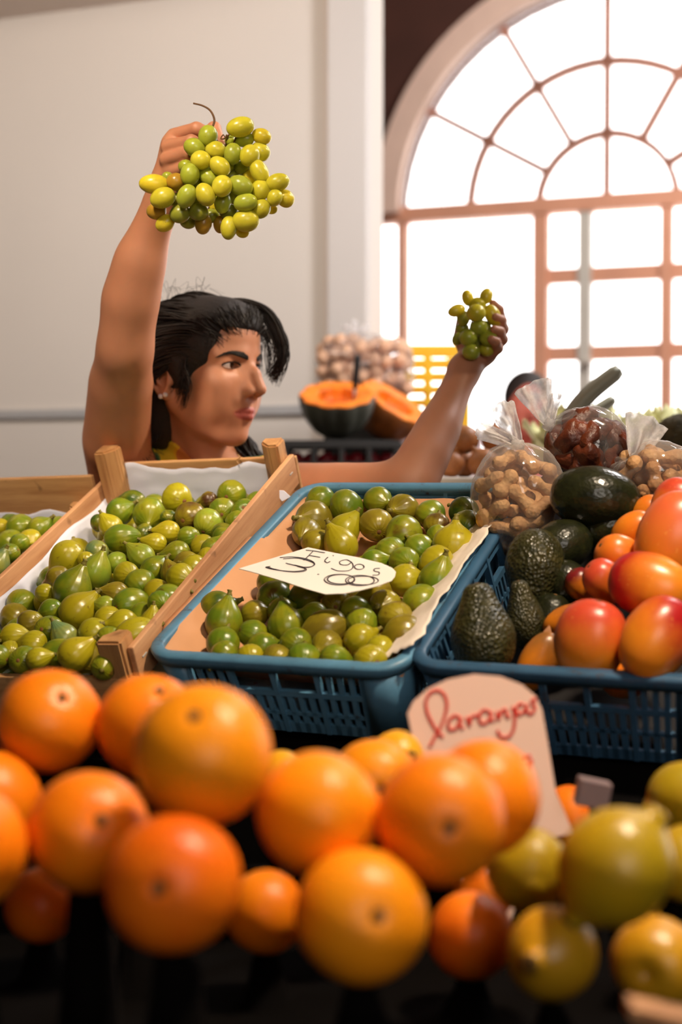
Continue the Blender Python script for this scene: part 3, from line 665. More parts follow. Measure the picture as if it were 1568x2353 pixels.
FIGB = [(88,487,140,None,'r','g'),(225,492,130,45,'r','g'),(80,560,145,None,'r','g'),(200,562,112,None,'r','y'),(190,600,95,None,'r','g'),(72,617,128,None,'r','g'),(92,665,132,60,'p','u'),(22,652,90,None,'r','o'),(5,475,90,None,'r','y'),(8,725,70,None,'r','o'),(-40,560,130,None,'r','g'),(150,640,100,None,'r','g'),(-60,640,130,None,'r','g'),(-30,740,120,None,'r','g')]
FIGC = [(730,135,130,200,'r','g'),(845,172,152,None,'r','g'),(978,143,130,None,'r','g'),(1100,185,142,None,'r','o'),(1228,205,130,None,'r','g'),(1385,190,130,None,'r','d'),(1398,265,148,'E','r','d'),(692,227,160,None,'r','o'),(655,287,125,None,'l','o'),(690,335,118,30,'p','o'),(835,280,140,55,'p','y'),(815,350,150,120,'p','y'),(970,257,148,None,'r','o'),(1108,297,165,None,'r','g'),(1258,257,112,None,'r','b'),(1268,312,105,None,'r','g'),(1325,350,180,85,'r','y'),(1042,377,130,None,'r','g'),(1185,362,128,None,'r','g'),(970,425,110,15,'p','g'),(1110,432,142,None,'r','g'),(1260,435,160,None,'r','y'),(1125,517,150,None,'r','y'),(1243,515,165,75,'p','g'),(1170,617,168,None,'r','g'),(995,572,142,None,'r','o'),(500,527,142,None,'r','g'),(505,592,152,None,'r','g'),(650,592,150,None,'r','d'),(810,627,132,None,'r','o'),(1025,632,142,None,'r','o'),(885,652,132,None,'r','g'),(695,672,118,None,'r','g'),(200,642,155,20,'r','d'),(298,695,162,80,'p','g'),(410,667,122,None,'r','o'),(515,652,122,None,'r','g'),(562,722,155,100,'p','g'),(740,737,162,None,'l','o'),(910,712,142,None,'r','g'),(1065,682,148,None,'r','o'),(410,768,128,-20,'p','g'),(265,817,150,None,'r','g'),(605,807,142,None,'r','g'),(765,812,138,None,'r','o'),(915,787,148,None,'r','y'),(1080,757,175,None,'r','o'),(430,832,140,None,'r','g'),(255,872,130,None,'r','g'),(385,887,112,None,'r','y'),(530,867,125,None,'r','o'),(630,872,145,None,'r','g'),(785,872,125,-10,'p','g'),(985,827,125,None,'r','y'),(955,877,145,'E','r','y')]
SPECIAL = {('A', 4): 'rotten dark brown fig among the green ones near the back of the white-lined crate', ('A', 5): 'small shrivelled brown fig beside the back paper of the white-lined crate',
 ('A', 27): 'shiny light green fig standing stem up in the white-lined crate', ('A', 29): 'large green pear-shaped fig leaning on the left paper of the white-lined crate', ('A', 26): 'yellowish fig with a brown spot, neck hanging down by the left slat', ('A', 41): 'large yellow-green fig pointing its stem up right, left of the middle crate',
 ('A', 0): 'bright yellow-green round fig on top against the back paper', ('C', 14): 'brown patched fig near the back right of the blue fig crate', ('C', 16): 'big yellow-green fig with upright stem at the right of the blue fig crate', ('C', 6): 'dark green fig with its eye showing beside the peanut bag', ('C', 33): 'dark green fig at the left front on the tan paper', ('C', 37): 'green pear-shaped fig standing in the front of the blue fig crate', ('C', 23): 'green fig with a pointed neck right of the price card', ('C', 24): 'round green fig at the right torn paper edge below the pointed one', ('C', 12): 'yellow-brown blotched fig in the back rows of the blue crate', ('A', 52): 'bluish green fig near the front left of the white-lined crate', ('B', 3): 'yellowish fig in the crate at the left edge'}
CRN = {'A': ('white-lined wooden crate', 'figs in the white-lined wooden crate'), 'B': ('wooden crate at the left edge', 'figs in the left edge crate'), 'C': ('blue crate', 'figs in the blue plastic crate')}
for cr, lst, sc, ox, oy, n0 in (('A', FIGA, 2.24, 0, 1000, -0.010), ('B', FIGB, 2.24, 0, 1000, -0.028), ('C', FIGC, 2.01, 380, 1080, -0.014)):
    it = []
    for (x, y, w, ang, sh, col) in lst:
        px, py = x/sc+ox, y/sc+oy; n_ = n0
        pass
        p = PL(px, py, n_); wr = 1.09*(w/sc)*depth(p)/F; it.append((p, wr*0.49))
    Pn = relax(it, 45, .5, {'A': (-.319, -.014, -.035, .525, -.04, .012, .0787), 'B': (-.71, -.346, -.05, .46, -.06, -.01, .0787), 'C': (.004, .316, .006, .466, -.034, .010, 0)}[cr])
    for i, (x, y, w, ang, sh, col) in enumerate(lst):
        p = Vector(Pn[i]); wr = it[i][1]/0.49; t_ = uvn(p)[1]
        zone = 'front rows' if t_ < 0.16 else ('middle rows' if t_ < 0.34 else 'back rows')
        tone = {'g': 'green', 'l': 'green', 'u': 'green', 'd': 'dark green', 'y': 'yellow-green', 'o': 'olive brown', 'b': 'brown'}[col]
        ss_ = uvn(p)[0]; a0_, a1_ = {'A': (-.23, -.12), 'B': (-.53, -.46), 'C': (.12, .22)}[cr]; side = 'left side' if ss_ < a0_ else ('right side' if ss_ > a1_ else 'middle')
        lab = SPECIAL.get((cr, i)) or f'{tone} fig in {zone}, {side}, of the {CRN[cr][0]}'
        make_fig(p, wr, fig_dir(ang, i*13+ord(cr)), sh, col, lab, CRN[cr][1], i*7+ord(cr)); placed_figs.append((p, wr*.49, cr))
# a deeper layer that shows only through the gaps
def deeper(cr, s0, s1, t0, t1, n_, step, lab, grp):
    k = 0; t = t0
    while t < t1:
        s = s0+(step/2 if k % 2 else 0)
        while s < s1:
            p = D(s+random.uniform(-.006, .006), t+random.uniform(-.006, .006), n_+random.uniform(-.004, .004)); w = random.uniform(.038, .043)
            if all((p-q).length > (w*.46+r) for q, r, c in placed_figs if c == cr):
                make_fig(p, w, fig_dir(None, int(s*1e4+t*1e5)), 'r', random.choice('ggdoy'), lab, grp, int(s*1e4)+int(t*1e5)); placed_figs.append((p, w*.49, cr))
            s += step
        t += step*.87; k += 1
deeper('A', -0.315, -0.07, 0.03, 0.51, -0.052, 0.045, 'fig half hidden in the lower layer of the white-lined wooden crate', 'figs in the white-lined wooden crate')
deeper('C', 0.10, 0.27, 0.05, 0.44, -0.034, 0.044, 'fig half hidden in the lower layer of the blue crate', 'figs in the blue plastic crate')
deeper('B', -0.60, -0.40, 0.20, 0.44, -0.062, 0.045, 'fig half hidden in the lower layer of the left edge crate', 'figs in the left edge crate')

# ------------------------------------------------------------------ oranges and lemons in front
def bumpy_lathe(pr, seg, amp, ph):
    return lathe(resample(pr, 2), seg, lambda q, a, t: Vector((q.x*(1+amp*math.sin(2*a+ph)+amp*.6*math.sin(5*a+ph)), q.y*(1+amp*math.sin(2*a+ph)+amp*.6*math.sin(5*a+ph)), q.z)))
OR = [(.004,-.475),(.08,-.478),(.19,-.46),(.31,-.395),(.42,-.27),(.485,-.11),(.50,.02),(.475,.16),(.405,.295),(.30,.395),(.18,.452),(.09,.465),(.045,.458),(.004,.452)]
ORM = [mesh_data('orange', *bumpy_lathe(OR, 40, 0.010, i*2.1), M['orange']) for i in range(3)]
LE = [(.03,-.62),(.07,-.625),(.10,-.58),(.14,-.52),(.25,-.45),(.37,-.33),(.46,-.16),(.49,.02),(.465,.18),(.39,.34),(.27,.46),(.16,.53),(.12,.58),(.10,.64),(.03,.66)]
LEM = [mesh_data('lemon', *bumpy_lathe(LE, 36, 0.014, i*1.7), M['lemon']) for i in range(2)]
QU = [(.02,-.40),(.07,-.43),(.16,-.45),(.28,-.42),(.40,-.31),(.48,-.13),(.50,.03),(.46,.20),(.37,.33),(.25,.42),(.15,.47),(.09,.51),(.02,.52)]
QUM = mesh_data('lemon', *bumpy_lathe(QU, 36, 0.02, .7), M['lemon'])
V_, F_ = lathe([(.003, -.01), (.03, -.012), (.05, .0), (.045, .012), (.02, .016), (.003, .012)], 10, lambda q, a, t: Vector((q.x*(1+.2*math.sin(5*a)), q.y*(1+.2*math.sin(5*a)), q.z))); SCAR = mesh_data('stem_scar', V_, F_, M['scar'])
V_, F_ = lathe([(.004, -.02), (.07, -.02), (.10, .0), (.07, .015), (.02, .01), (.004, -.005)], 10); LSC = mesh_data('stem_scar', V_, F_, M['scar'])
OC = {'o': srgb(246, 124, 10), 'r': srgb(238, 102, 12), 'y': srgb(248, 148, 16), 'l': srgb(250, 176, 24), 'g': srgb(184, 148, 20), 'q': srgb(206, 146, 22)}
# px, py, px diameter, real diameter, scar pixel (or None), colour, label
CIT = [
 (108,1668,240,.080,(145,1600),'o','orange at the far left back of the front pile, scar on its upper right'),
 (338,1668,240,.080,(368,1582),'o','orange behind the biggest top orange with a brown stem end on top'),
 (465,1745,322,.085,(445,1640),'y','biggest orange sitting on top of the front pile'),
 (-15,1832,240,.078,None,'o','orange cut by the left picture edge with a bright highlight'),
 (205,1912,278,.078,(233,1883),'o','shaded orange with a dark stem dot at the left of the front pile'),
 (-78,1950,285,.078,None,'o','lower orange cut by the left picture edge'),
 (402,2016,315,.080,(362,2044),'r','deep orange front orange with a dark stem dot facing the viewer'),
 (95,2080,170,.058,None,'r','small shaded orange low at the left under the pile'),
 (610,2095,190,.062,None,'o','small shaded orange low between the two front oranges'),
 (735,1878,285,.078,None,'y','yellowish orange in the middle of the front pile'),
 (862,1800,205,.070,(875,1815),'y','orange behind the middle with its stem end towards the sign'),
 (1010,1888,298,.080,(1035,1905),'o','orange in front of the pink price sign'),
 (1112,1832,262,.078,(1040,1745),'o','orange leaning on the pink price sign from the front'),
 (830,2087,306,.080,(872,2106),'y','yellow-orange front orange with a stem dot, lower centre'),
 (1082,2150,200,.064,None,'r','small red-orange fruit in shadow below the sign'),
 (1115,2045,150,.056,None,'r','little red-orange fruit peeking between orange and lemon'),
 (1312,1880,150,.060,None,'r','red-orange fruit peeking out right of the pink sign')]
LEMS = [
 (912,1740,128,.048,(938,1738),'l','yellow lemon behind the oranges left of the pink sign','LE',None),
 (648,1780,112,.041,None,'l','yellow lemon glimpsed behind the biggest orange','LE',None),
 (1215,1998,192,.060,(1228,2050),'g','greenish lemon with a dark stem hollow right of the middle','QU',None),
 (1412,1995,262,.072,(1375,2085),'g','large greenish yellow lemon at the right of the pile','LE',(1500,1885)),
 (1270,2190,215,.060,(1230,2208),'q','yellow lemon low at the right with a dark stem end','LE',None),
 (1512,2215,215,.062,None,'q','yellow-orange lemon in the lower right corner','QU',None),
 (1575,1830,165,.060,None,'g','lemon at the right picture edge, higher one','LE',None),
 (1580,1985,180,.058,None,'g','lemon at the right picture edge, lower one','LE',None)]
cit = []
for c in CIT+[l[:7] for l in LEMS]:
    d_ = c[3]*F/c[2]; cit.append((P(c[0], c[1], d_), c[3]*.485))
Pn = relax(cit, 60, 0.35)
for i, c in enumerate(CIT):
    p = Vector(Pn[i]); o = link('orange', ORM[i % 3]); o.location = p; s = c[3]; o.scale = (s, s, s); k = OC[c[5]]; o.color = (*k, 1); tag(o, c[6], 'orange', 'oranges in the front pile')
    if c[4]:
        q = ray(*c[4]); rr = c[3]*.49; oc_ = CAM-p; b_ = q.dot(oc_); a_ = q.dot(q); di = max(b_*b_-a_*(oc_.dot(oc_)-rr*rr), 0); h_ = CAM+q*((-b_-math.sqrt(di))/a_); dv = h_-p
    else: dv = Vector((random.uniform(-1, 1), random.uniform(.2, 1), random.uniform(-.6, .6)))
    o.rotation_mode = 'QUATERNION'; o.rotation_quaternion = quat_z(dv); sc_ = link('stem_scar', SCAR, o); sc_.location = (0, 0, .456)
for i, c in enumerate(LEMS):
    p = Vector(Pn[len(CIT)+i]); o = link('lemon', QUM if c[7] == 'QU' else LEM[i % 2]); o.location = p; s = c[3]; o.scale = (s, s, s); o.color = (*OC[c[5]], 1); tag(o, c[6], 'lemon', 'lemons in the front pile')
    tgt = c[8] or c[4]
    if tgt:
        q = ray(*tgt); rr = c[3]*.5; oc_ = CAM-p; b_ = q.dot(oc_); a_ = q.dot(q); di = max(b_*b_-a_*(oc_.dot(oc_)-rr*rr), 0); h_ = CAM+q*((-b_-math.sqrt(di))/a_); dv = h_-p
    else: dv = Vector((random.uniform(-1, 1), random.uniform(.2, 1), random.uniform(-.4, .6)))
    o.rotation_mode = 'QUATERNION'; o.rotation_quaternion = quat_z(dv); top = .50 if c[7] == 'QU' else .65
    sc_ = link('stem_scar', LSC, o)
    if c[8]: sc_.location = (0, 0, -.62)
    else: sc_.location = (0, 0, top)

# black cloth added under the fruit to carry it and keep the gaps dark
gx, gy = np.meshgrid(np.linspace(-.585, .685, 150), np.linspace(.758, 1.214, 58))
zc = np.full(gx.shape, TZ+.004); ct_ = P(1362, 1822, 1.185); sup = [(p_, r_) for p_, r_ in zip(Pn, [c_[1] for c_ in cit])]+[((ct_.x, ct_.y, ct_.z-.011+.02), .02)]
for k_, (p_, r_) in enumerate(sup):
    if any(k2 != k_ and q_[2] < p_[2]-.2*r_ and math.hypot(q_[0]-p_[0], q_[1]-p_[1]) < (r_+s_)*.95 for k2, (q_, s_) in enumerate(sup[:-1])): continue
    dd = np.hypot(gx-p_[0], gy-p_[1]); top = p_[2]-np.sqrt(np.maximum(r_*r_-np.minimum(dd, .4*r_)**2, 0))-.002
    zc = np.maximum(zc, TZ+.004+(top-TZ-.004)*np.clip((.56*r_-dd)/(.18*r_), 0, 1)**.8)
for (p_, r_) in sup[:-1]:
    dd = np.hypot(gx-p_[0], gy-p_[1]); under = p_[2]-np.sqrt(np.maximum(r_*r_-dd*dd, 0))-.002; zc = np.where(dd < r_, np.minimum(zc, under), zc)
zc = np.maximum(zc, TZ+.002); ny_, nx_ = zc.shape
V_ = [(gx[j, i], gy[j, i], zc[j, i]) for j in range(ny_) for i in range(nx_)]; F_ = [(j*nx_+i, j*nx_+i+1, (j+1)*nx_+i+1, (j+1)*nx_+i) for j in range(ny_-1) for i in range(nx_-1)]
o = mesh_obj('cloth', V_, F_, M['black']); tag(o, 'added black cloth darkening the gaps under the oranges and lemons', 'cloth')

# ------------------------------------------------------------------ mangoes and avocados
MA = [(.02,-.56),(.14,-.555),(.27,-.50),(.39,-.37),(.47,-.18),(.50,.02),(.47,.22),(.40,.38),(.29,.49),(.17,.545),(.08,.555),(.02,.54)]
MAM = mesh_data('mango', *bumpy_lathe(MA, 36, 0.012, .4), M['mango'])
for me_ in (MAM,):
    for v in me_.vertices: v.co.y *= .88; v.co.x += 0.05*v.co.z*v.co.z
V_, F_ = lathe([(.01, -.01), (.04, -.008), (.05, .005), (.03, .015), (.01, .012)], 8); MST = mesh_data('stem_scar', V_, F_, M['scar'])
# px, py, depth, px width, elongation, axis angle in image (blush end), tilt to camera, colour, label
RED, ORA, PIN = srgb(176, 26, 28), srgb(232, 122, 36), srgb(206, 74, 46)
MAN = [(1356,1474,1.475,166,1.05,80,.1,PIN,'upright orange mango with a red top standing at the crate front'),
 (1510,1468,1.435,165,1.12,55,-.2,RED,'orange mango with a dark red cheek at the right edge front'),
 (1492,1345,1.50,152,1.1,165,-.5,RED,'bright red mango lying across the front mangoes'),
 (1548,1242,1.56,172,1.2,70,.0,srgb(222, 102, 56),'large orange mango with a pink cheek at the right edge'),
 (1552,1172,1.64,120,1.1,80,.2,PIN,'reddish mango topmost at the right edge'),
 (1462,1222,1.64,100,1.0,40,.4,ORA,'plain orange mango in the back, left of the large one'),
 (1424,1282,1.60,105,1.0,150,.3,ORA,'orange mango tucked left of the bright red one'),
 (1392,1335,1.57,95,1.05,140,.2,PIN,'pinkish orange mango behind the upright front one'),
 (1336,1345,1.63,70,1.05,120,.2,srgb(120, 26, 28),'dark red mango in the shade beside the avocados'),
 (1490,1180,1.70,80,1.0,60,.3,ORA,'orange mango glimpsed under the right peanut bag'),
 (1238,1520,1.55,88,1.5,60,.1,srgb(150, 98, 44),'brownish mango leaning at the crate front left of the upright one'),
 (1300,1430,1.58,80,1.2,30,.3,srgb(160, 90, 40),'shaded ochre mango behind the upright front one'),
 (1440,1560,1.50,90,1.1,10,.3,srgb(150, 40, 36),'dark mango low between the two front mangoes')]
mit = [(P(m_[0], m_[1], m_[2]), m_[3]*m_[2]/F*.5) for m_ in MAN]; Pn = relax(mit, 30, .3)
for i, m_ in enumerate(MAN):
    p = Vector(Pn[i]); w = mit[i][1]*2; o = link('mango', MAM); o.location = p; a = math.radians(m_[5]); dv = RV*math.cos(a)+UV*math.sin(a)-FV*m_[6]
    o.rotation_mode = 'QUATERNION'; o.rotation_quaternion = quat_z(dv) @ Quaternion((0, 0, 1), random.uniform(-.5, .5)); o.scale = (w, w, w*m_[4]); o.color = (*m_[7], 1); tag(o, m_[8], 'mango', 'mangoes in the dark blue crate')
    st = link('stem_scar', MST, o); st.location = (.015, 0, .545)
AV = [(.02,-.62),(.14,-.615),(.28,-.55),(.41,-.40),(.48,-.20),(.50,.0),(.45,.20),(.36,.40),(.28,.57),(.235,.70),(.19,.79),(.11,.84),(.02,.845)]
AVM = mesh_data('avocado', *bumpy_lathe(AV, 40, 0.012, .9), M['avo'])
AV2 = [(.02,-.56),(.14,-.55),(.27,-.49),(.39,-.36),(.47,-.18),(.50,.0),(.47,.18),(.40,.34),(.31,.46),(.20,.53),(.10,.56),(.02,.56)]
AVM2 = mesh_data('avocado', *bumpy_lathe(AV2, 40, 0.01, .9), M['avos'])
for (x, y, d_, w, el, ang, tl, me_, lab) in (
  (1110,1462,1.545,152,.95,96,-.1,AVM,'rough-skinned avocado standing neck up at the crate front corner'),
  (1207,1425,1.60,92,1.2,100,.1,AVM,'narrow avocado squeezed between the two large rough avocados'),
  (1228,1305,1.66,138,1.05,262,.15,AVM,'large rough avocado behind with its fat end up under the peanut bag'),
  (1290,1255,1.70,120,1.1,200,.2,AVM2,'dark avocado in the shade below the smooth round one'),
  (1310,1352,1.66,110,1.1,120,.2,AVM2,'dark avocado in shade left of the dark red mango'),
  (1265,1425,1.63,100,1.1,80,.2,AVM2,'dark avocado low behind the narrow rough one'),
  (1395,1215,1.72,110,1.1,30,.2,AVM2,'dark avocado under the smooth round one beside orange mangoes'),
  (1368,1145,1.72,150,1.22,-8,.1,AVM2,'smooth dark round avocado lying on top between the nut bags')):
    p = P(x, y, d_); w_ = w*d_/F; o = link('avocado', me_); a = math.radians(ang); dv = RV*math.cos(a)+UV*math.sin(a)-FV*tl
    o.location = p; o.rotation_mode = 'QUATERNION'; o.rotation_quaternion = quat_z(dv); o.scale = (w_, w_, w_*el); tag(o, lab, 'avocado', 'avocados in the dark blue crate')
    st = link('stem_scar', MST, o); st.location = (0, 0, .84 if me_ is AVM else .555)
# torn paper scrap between avocado and mango
mb = MB(); q = [P(x, y, 1.56) for x, y in ((1246, 1478), (1250, 1450), (1262, 1438), (1270, 1462), (1264, 1490))]; c_ = sum(q, Vector())/5
bm = bmesh.new(); quadprism(bm, q, Vector((0.0006, 0.001, 0.0004))); o = bm_obj('paper_scrap', bm, M['kraft'], None, False); tag(o, 'torn paper scrap sticking up between avocado and front mango', 'paper')
q = [P(x, y, 2.055) for x, y in ((630, 1126), (652, 1128), (668, 1142), (648, 1152))]; bm = bmesh.new(); quadprism(bm, q, Vector((0.0006, 0.001, 0.0004))); o = bm_obj('paper_scrap', bm, M['paper'], None, False); tag(o, 'white paper corner poking up by the right slat of the wooden crate', 'paper')

# ------------------------------------------------------------------ bags of nuts
PN = [(.01,-.90),(.12,-.88),(.30,-.77),(.42,-.58),(.44,-.40),(.385,-.20),(.345,-.02),(.37,.18),(.45,.38),(.465,.56),(.38,.75),(.21,.88),(.06,.93),(.01,.935)]
PNM = []
for i in range(3):
    V_, F_ = bumpy_lathe(PN, 14, 0.03, i*1.3); V_ = [Vector((v.x+.12*(v.z*v.z-.3)*(i-.6), v.y, v.z*(1.15, .95, 1.4)[i])) for v in V_]; PNM.append(mesh_data('peanut', V_, F_, M['peanut']))
DTM = []
for i in range(3):
    bm = bmesh.new(); bmesh.ops.create_icosphere(bm, subdivisions=3, radius=.5)
    for v in bm.verts:
        n_ = mnoise.noise(v.co*2.6+Vector((i*7, 0, 0))); n2 = mnoise.noise(v.co*6+Vector((0, i*5, 3))); v.co *= 1+.35*n_+.13*n2; v.co.z *= 1.5
    me = bpy.data.meshes.new('dried_date'); bm.to_mesh(me); bm.free(); me.polygons.foreach_set('use_smooth', [True]*len(me.polygons)); me.materials.append(M['date']); DTM.append(me)
def bag(px, py, d_, wpx, hpx, knot_px, tails, label, seed, content, n_items, size, ilabel, igroup, iname, icat, bottom=0.0):
    rr = random.Random(seed); c = P(px, py, d_); rx, rz = wpx/2*d_/F, hpx/2*d_/F; ry = rx*.82
    kn = P(knot_px[0], knot_px[1], d_-0.005); root = empty('nut_bag', c-ZV*rz); tag(root, label, 'bag', 'tied clear plastic bags'); base_ = root.location.copy()
    kd = (kn-c); kl = kd.length; kdn = kd.normalized()
    bm = bmesh.new(); bmesh.ops.create_icosphere(bm, subdivisions=5, radius=1)
    for v in bm.verts:
        u = v.co.normalized(); q = Vector((u.x*rx*1.07, u.y*ry*1.07, u.z*rz*1.07))
        if u.z < 0 and bottom: q.x *= 1+bottom*u.z*.6
        q *= 1+0.055*mnoise.noise(u*3.1+Vector((seed, 0, 0)))+0.035*abs(mnoise.noise(u*8+Vector((0, seed, 0))))+.012*mnoise.noise(u*19)
        al = u.dot(Vector((kdn.x/rx, kdn.y/ry, kdn.z/rz)).normalized())
        if al > .80:
            f = ((al-.80)/.20)**2.2; ang = math.atan2(u.dot(kdn.orthogonal()), u.dot(kdn.cross(kdn.orthogonal())))
            q = q*(1-f)+kd*f*1.0+ (q-kdn*q.dot(kdn))*f*.18; q += q.normalized()*.0022*math.sin(9*ang)*(1-f)
        v.co = c+q-base_
    root_f = bm_obj('bag_film', bm, M['film'], root)
    mb = MB(); mb.tube([kn-kdn*.006-base_, kn-base_, kn+kdn*.006-base_], [.008, .0095, .008], 12); mb.obj('knot', M['tail'], root_f)
    for (tx, ty, wid, dd) in tails:
        e = P(tx, ty, d_+dd); ax = (e-kn); side = ax.cross(FV).normalized(); V_ = []; nu, nv = 26, 12
        for j in range(nv+1):
            v_ = j/nv; hw = (.006+(wid*d_/F*.5-.006)*v_**.8)
            for i in range(nu+1):
                u_ = i/nu*2-1; fold = math.sin(u_*5+seed+2*v_)*.006*(1-.3*v_)*(0.4+v_)+.009*nz(u_, v_, seed, 2.5)
                V_.append(kn+ax*(v_*(1-.10*u_*u_+.06*nz(u_, 0, seed+2., 3)))+side*(u_*hw)+FV*(fold-0.012*(1-u_*u_)*v_)-base_)
        F_ = [(j*(nu+1)+i, j*(nu+1)+i+1, (j+1)*(nu+1)+i+1, (j+1)*(nu+1)+i) for j in range(nv) for i in range(nu)]
        o = mesh_obj('bag_tail', V_, F_, M['tail'], root_f); md = o.modifiers.new('t', 'SOLIDIFY'); md.thickness = .0004
    # the nuts inside
    pts = []; tries = 0
    while len(pts) < n_items and tries < 12000:
        tries += 1; u = Vector((rr.gauss(0, 1), rr.gauss(0, 1)-.5, rr.gauss(0, 1))).normalized(); k = rr.uniform(.72, .90) if tries < 6000 else rr.uniform(.2, .9)
        q = Vector((u.x*rx*k, u.y*ry*k, u.z*rz*k)) - ZV*rz*.05
        if bottom and u.z < 0: q.x *= 1+bottom*u.z*.6
        if q.z > rz*.72: continue
        if all((q-w).length > size*.56 for w in pts): pts.append(q)
    for q in pts:
        me = rr.choice(content); o = link(iname, me); o.location = c+q; o.rotation_mode = 'QUATERNION'
        nrm = Vector((q.x/rx/rx, q.y/ry/ry, q.z/rz/rz)).normalized(); tv = nrm.cross(Vector((rr.gauss(0, 1), rr.gauss(0, 1), rr.gauss(0, 1)))).normalized()
        o.rotation_quaternion = quat_z(tv); s = size*.5*rr.uniform(.85, 1.1) if iname == 'peanut' else size*rr.uniform(.8, 1.1)
        o.scale = (s, s, s); tag(o, ilabel, icat, igroup)
    return root
bag(1192,1148,1.80,206,255,(1190,1022),[(1150,925,62,.005),(1095,985,45,.012)],'clear plastic bag of peanuts leaning on the blue fig crate',3,PNM,66,.045,'peanut in the bag next to the figs','peanuts in the left bag','peanut','peanut',.45)
bag(1352,1022,1.84,178,165,(1262,975),[(1222,878,92,.0),(1278,905,30,-.01)],'clear plastic bag of dark dried fruit on top of the avocado',5,DTM,22,.036,'dark wrinkled dried fruit in the top bag','dried fruit in the top bag','dried_fruit','dried fruit',.1)
bag(1508,1092,1.78,190,150,(1458,1055),[(1490,958,105,.01)],'clear plastic bag of peanuts at the right edge',9,PNM,42,.045,'peanut in the bag at the right edge','peanuts in the right bag','peanut','peanut',.1)

# ------------------------------------------------------------------ handwritten cards
def plane_hit(px, py, o_, n_): r = ray(px, py); return CAM+r*((o_-CAM).dot(n_)/r.dot(n_))
def card(name, label, outline, o_, n_, mat, strokes, inkmat, rad, group=None, thick=.0009):
    cen = sum((plane_hit(x, y, o_, n_) for x, y in outline), Vector())/len(outline); root = empty(name, cen); tag(root, label, 'price card', group)
    bm = bmesh.new(); quadprism(bm, [plane_hit(x, y, o_, n_)-cen for x, y in outline], n_*(-thick)); cobj = bm_obj('card', bm, mat, root, False)
    for i, st in enumerate(strokes):
        q = [plane_hit(x, y, o_, n_)+n_*.0006-cen for x, y in st]; q = spline(q, 5) if len(q) > 2 else q
        mb = MB(); mb.tube(q, rad, 6, flat=.3, flatdir=n_); o = mb.obj('handwriting', inkmat, cobj)
    return root
c6 = lambda L_: [(x/2.01+380, y/2.01+1080) for x, y in L_]
def ell(cx_, cy_, rx, ry, a0=0, turns=1.0, n_=22, drift=(0, 0)): return [(cx_+rx*math.cos(math.radians(a0)+2*PI*turns*i/n_)+drift[0]*i/n_, cy_+ry*math.sin(math.radians(a0)+2*PI*turns*i/n_)+drift[1]*i/n_) for i in range(n_+1)]
oC = PL(730, 1310, .034); aC = PL(549, 1306, .036); bC = PL(905, 1315, .030); tC = PL(700, 1258, .033)
nC = (bC-aC).cross(tC-aC).normalized(); nC = nC if nC.z > 0 else -nC
card('price_card', 'white handwritten fig price card lying on the figs in the blue crate', c6([(340,455),(470,415),(660,357),(760,378),(900,405),(1000,430),(1050,452),(1066,470),(1060,492),(1045,510),(980,535),(900,555),(820,570),(740,573),(650,548),(520,505),(400,470)]), aC, nC, M['card'],
 [c6(s) for s in ([(640,418),(656,404),(672,388),(684,376)], [(650,372),(690,376),(738,384)], [(664,396),(690,400),(716,405)], [(752,404),(738,420),(748,430),(762,424)], [(775,396),(778,398)], [(862,428),(838,416),(808,424),(812,438),(842,440),(862,430),(868,450),(848,466),(800,468),(768,456)], ell(897, 449, 22, 12, 200, 1.05), [(992,456),(968,458),(966,468),(988,474),(984,486),(958,488)],
  [(530,406),(585,403),(645,410),(686,428),(680,446),(640,450),(590,440),(558,432)], [(590,440),(638,452),(652,464),(622,472),(560,470),(500,458),(470,448)], [(545,412),(620,410),(690,434),(660,452),(596,440)], [(610,446),(648,460),(600,470),(520,464),(466,452),(486,446)], [(704,483),(711,484)],
  ell(806, 508, 70, 25, 0, 1.1), ell(812, 506, 62, 22, 60, 1.2), ell(900, 512, 66, 24, 30, 1.1), ell(915, 512, 70, 20, 0, 1.2))], M['ink'], .00075)
c7 = lambda L_: [(x/2.279+880, y/2.279+1180) for x, y in L_]
oS = P(1110, 1700, 1.22); nS = Vector((0.05, -1, .16)).normalized()
card('price_sign', 'pale pink arched price sign with red handwriting standing behind the oranges', [(937,1640),(950,1612),(985,1582),(1030,1561),(1090,1549),(1150,1554),(1200,1573),(1232,1600),(1246,1630),(1262,1720),(1278,1820),(1300,1870),(1318,1915),(1236,1930),(1170,2130),(1085,2130),(1040,1925),(985,1905),(962,1760)], oS, nS, M['cardp'],
 [c7(s) for s in ([(245,1225),(268,1180),(300,1125),(325,1060),(335,1000),(322,950),(285,925),(245,945),(225,990),(235,1050),(262,1105),(290,1150),(318,1170)], [(405,1070),(375,1060),(345,1090),(348,1130),(385,1125),(410,1070),(405,1115),(425,1125)], [(440,1065),(455,1110),(462,1070),(500,1055)], [(560,1040),(530,1030),(505,1060),(515,1100),(550,1090),(570,1040),(565,1080),(585,1085)], [(600,1035),(605,1080),(625,1035),(645,1030),(650,1065),(665,1060)], [(680,1010),(690,1060),(685,1130),(655,1172),(615,1165),(600,1135)], [(740,1000),(715,1000),(700,1030),(715,1055),(745,1030),(755,1000),(755,1040),(770,1045)], [(805,970),(780,985),(795,1015),(785,1045),(765,1050)], [(775,1270),(745,1275),(735,1305),(755,1320),(778,1290),(775,1330),(765,1370)])], M['redink'], .0016)
# small carton under the dark blue crate
o = box_obj('carton', P(1362, 1822, 1.185), .027, .018, .022, M['carton_shaded'], None, Matrix.Rotation(.2, 3, 'Y'), .001); tag(o, 'small pale carton in the shadow below the dark blue crate', 'carton')

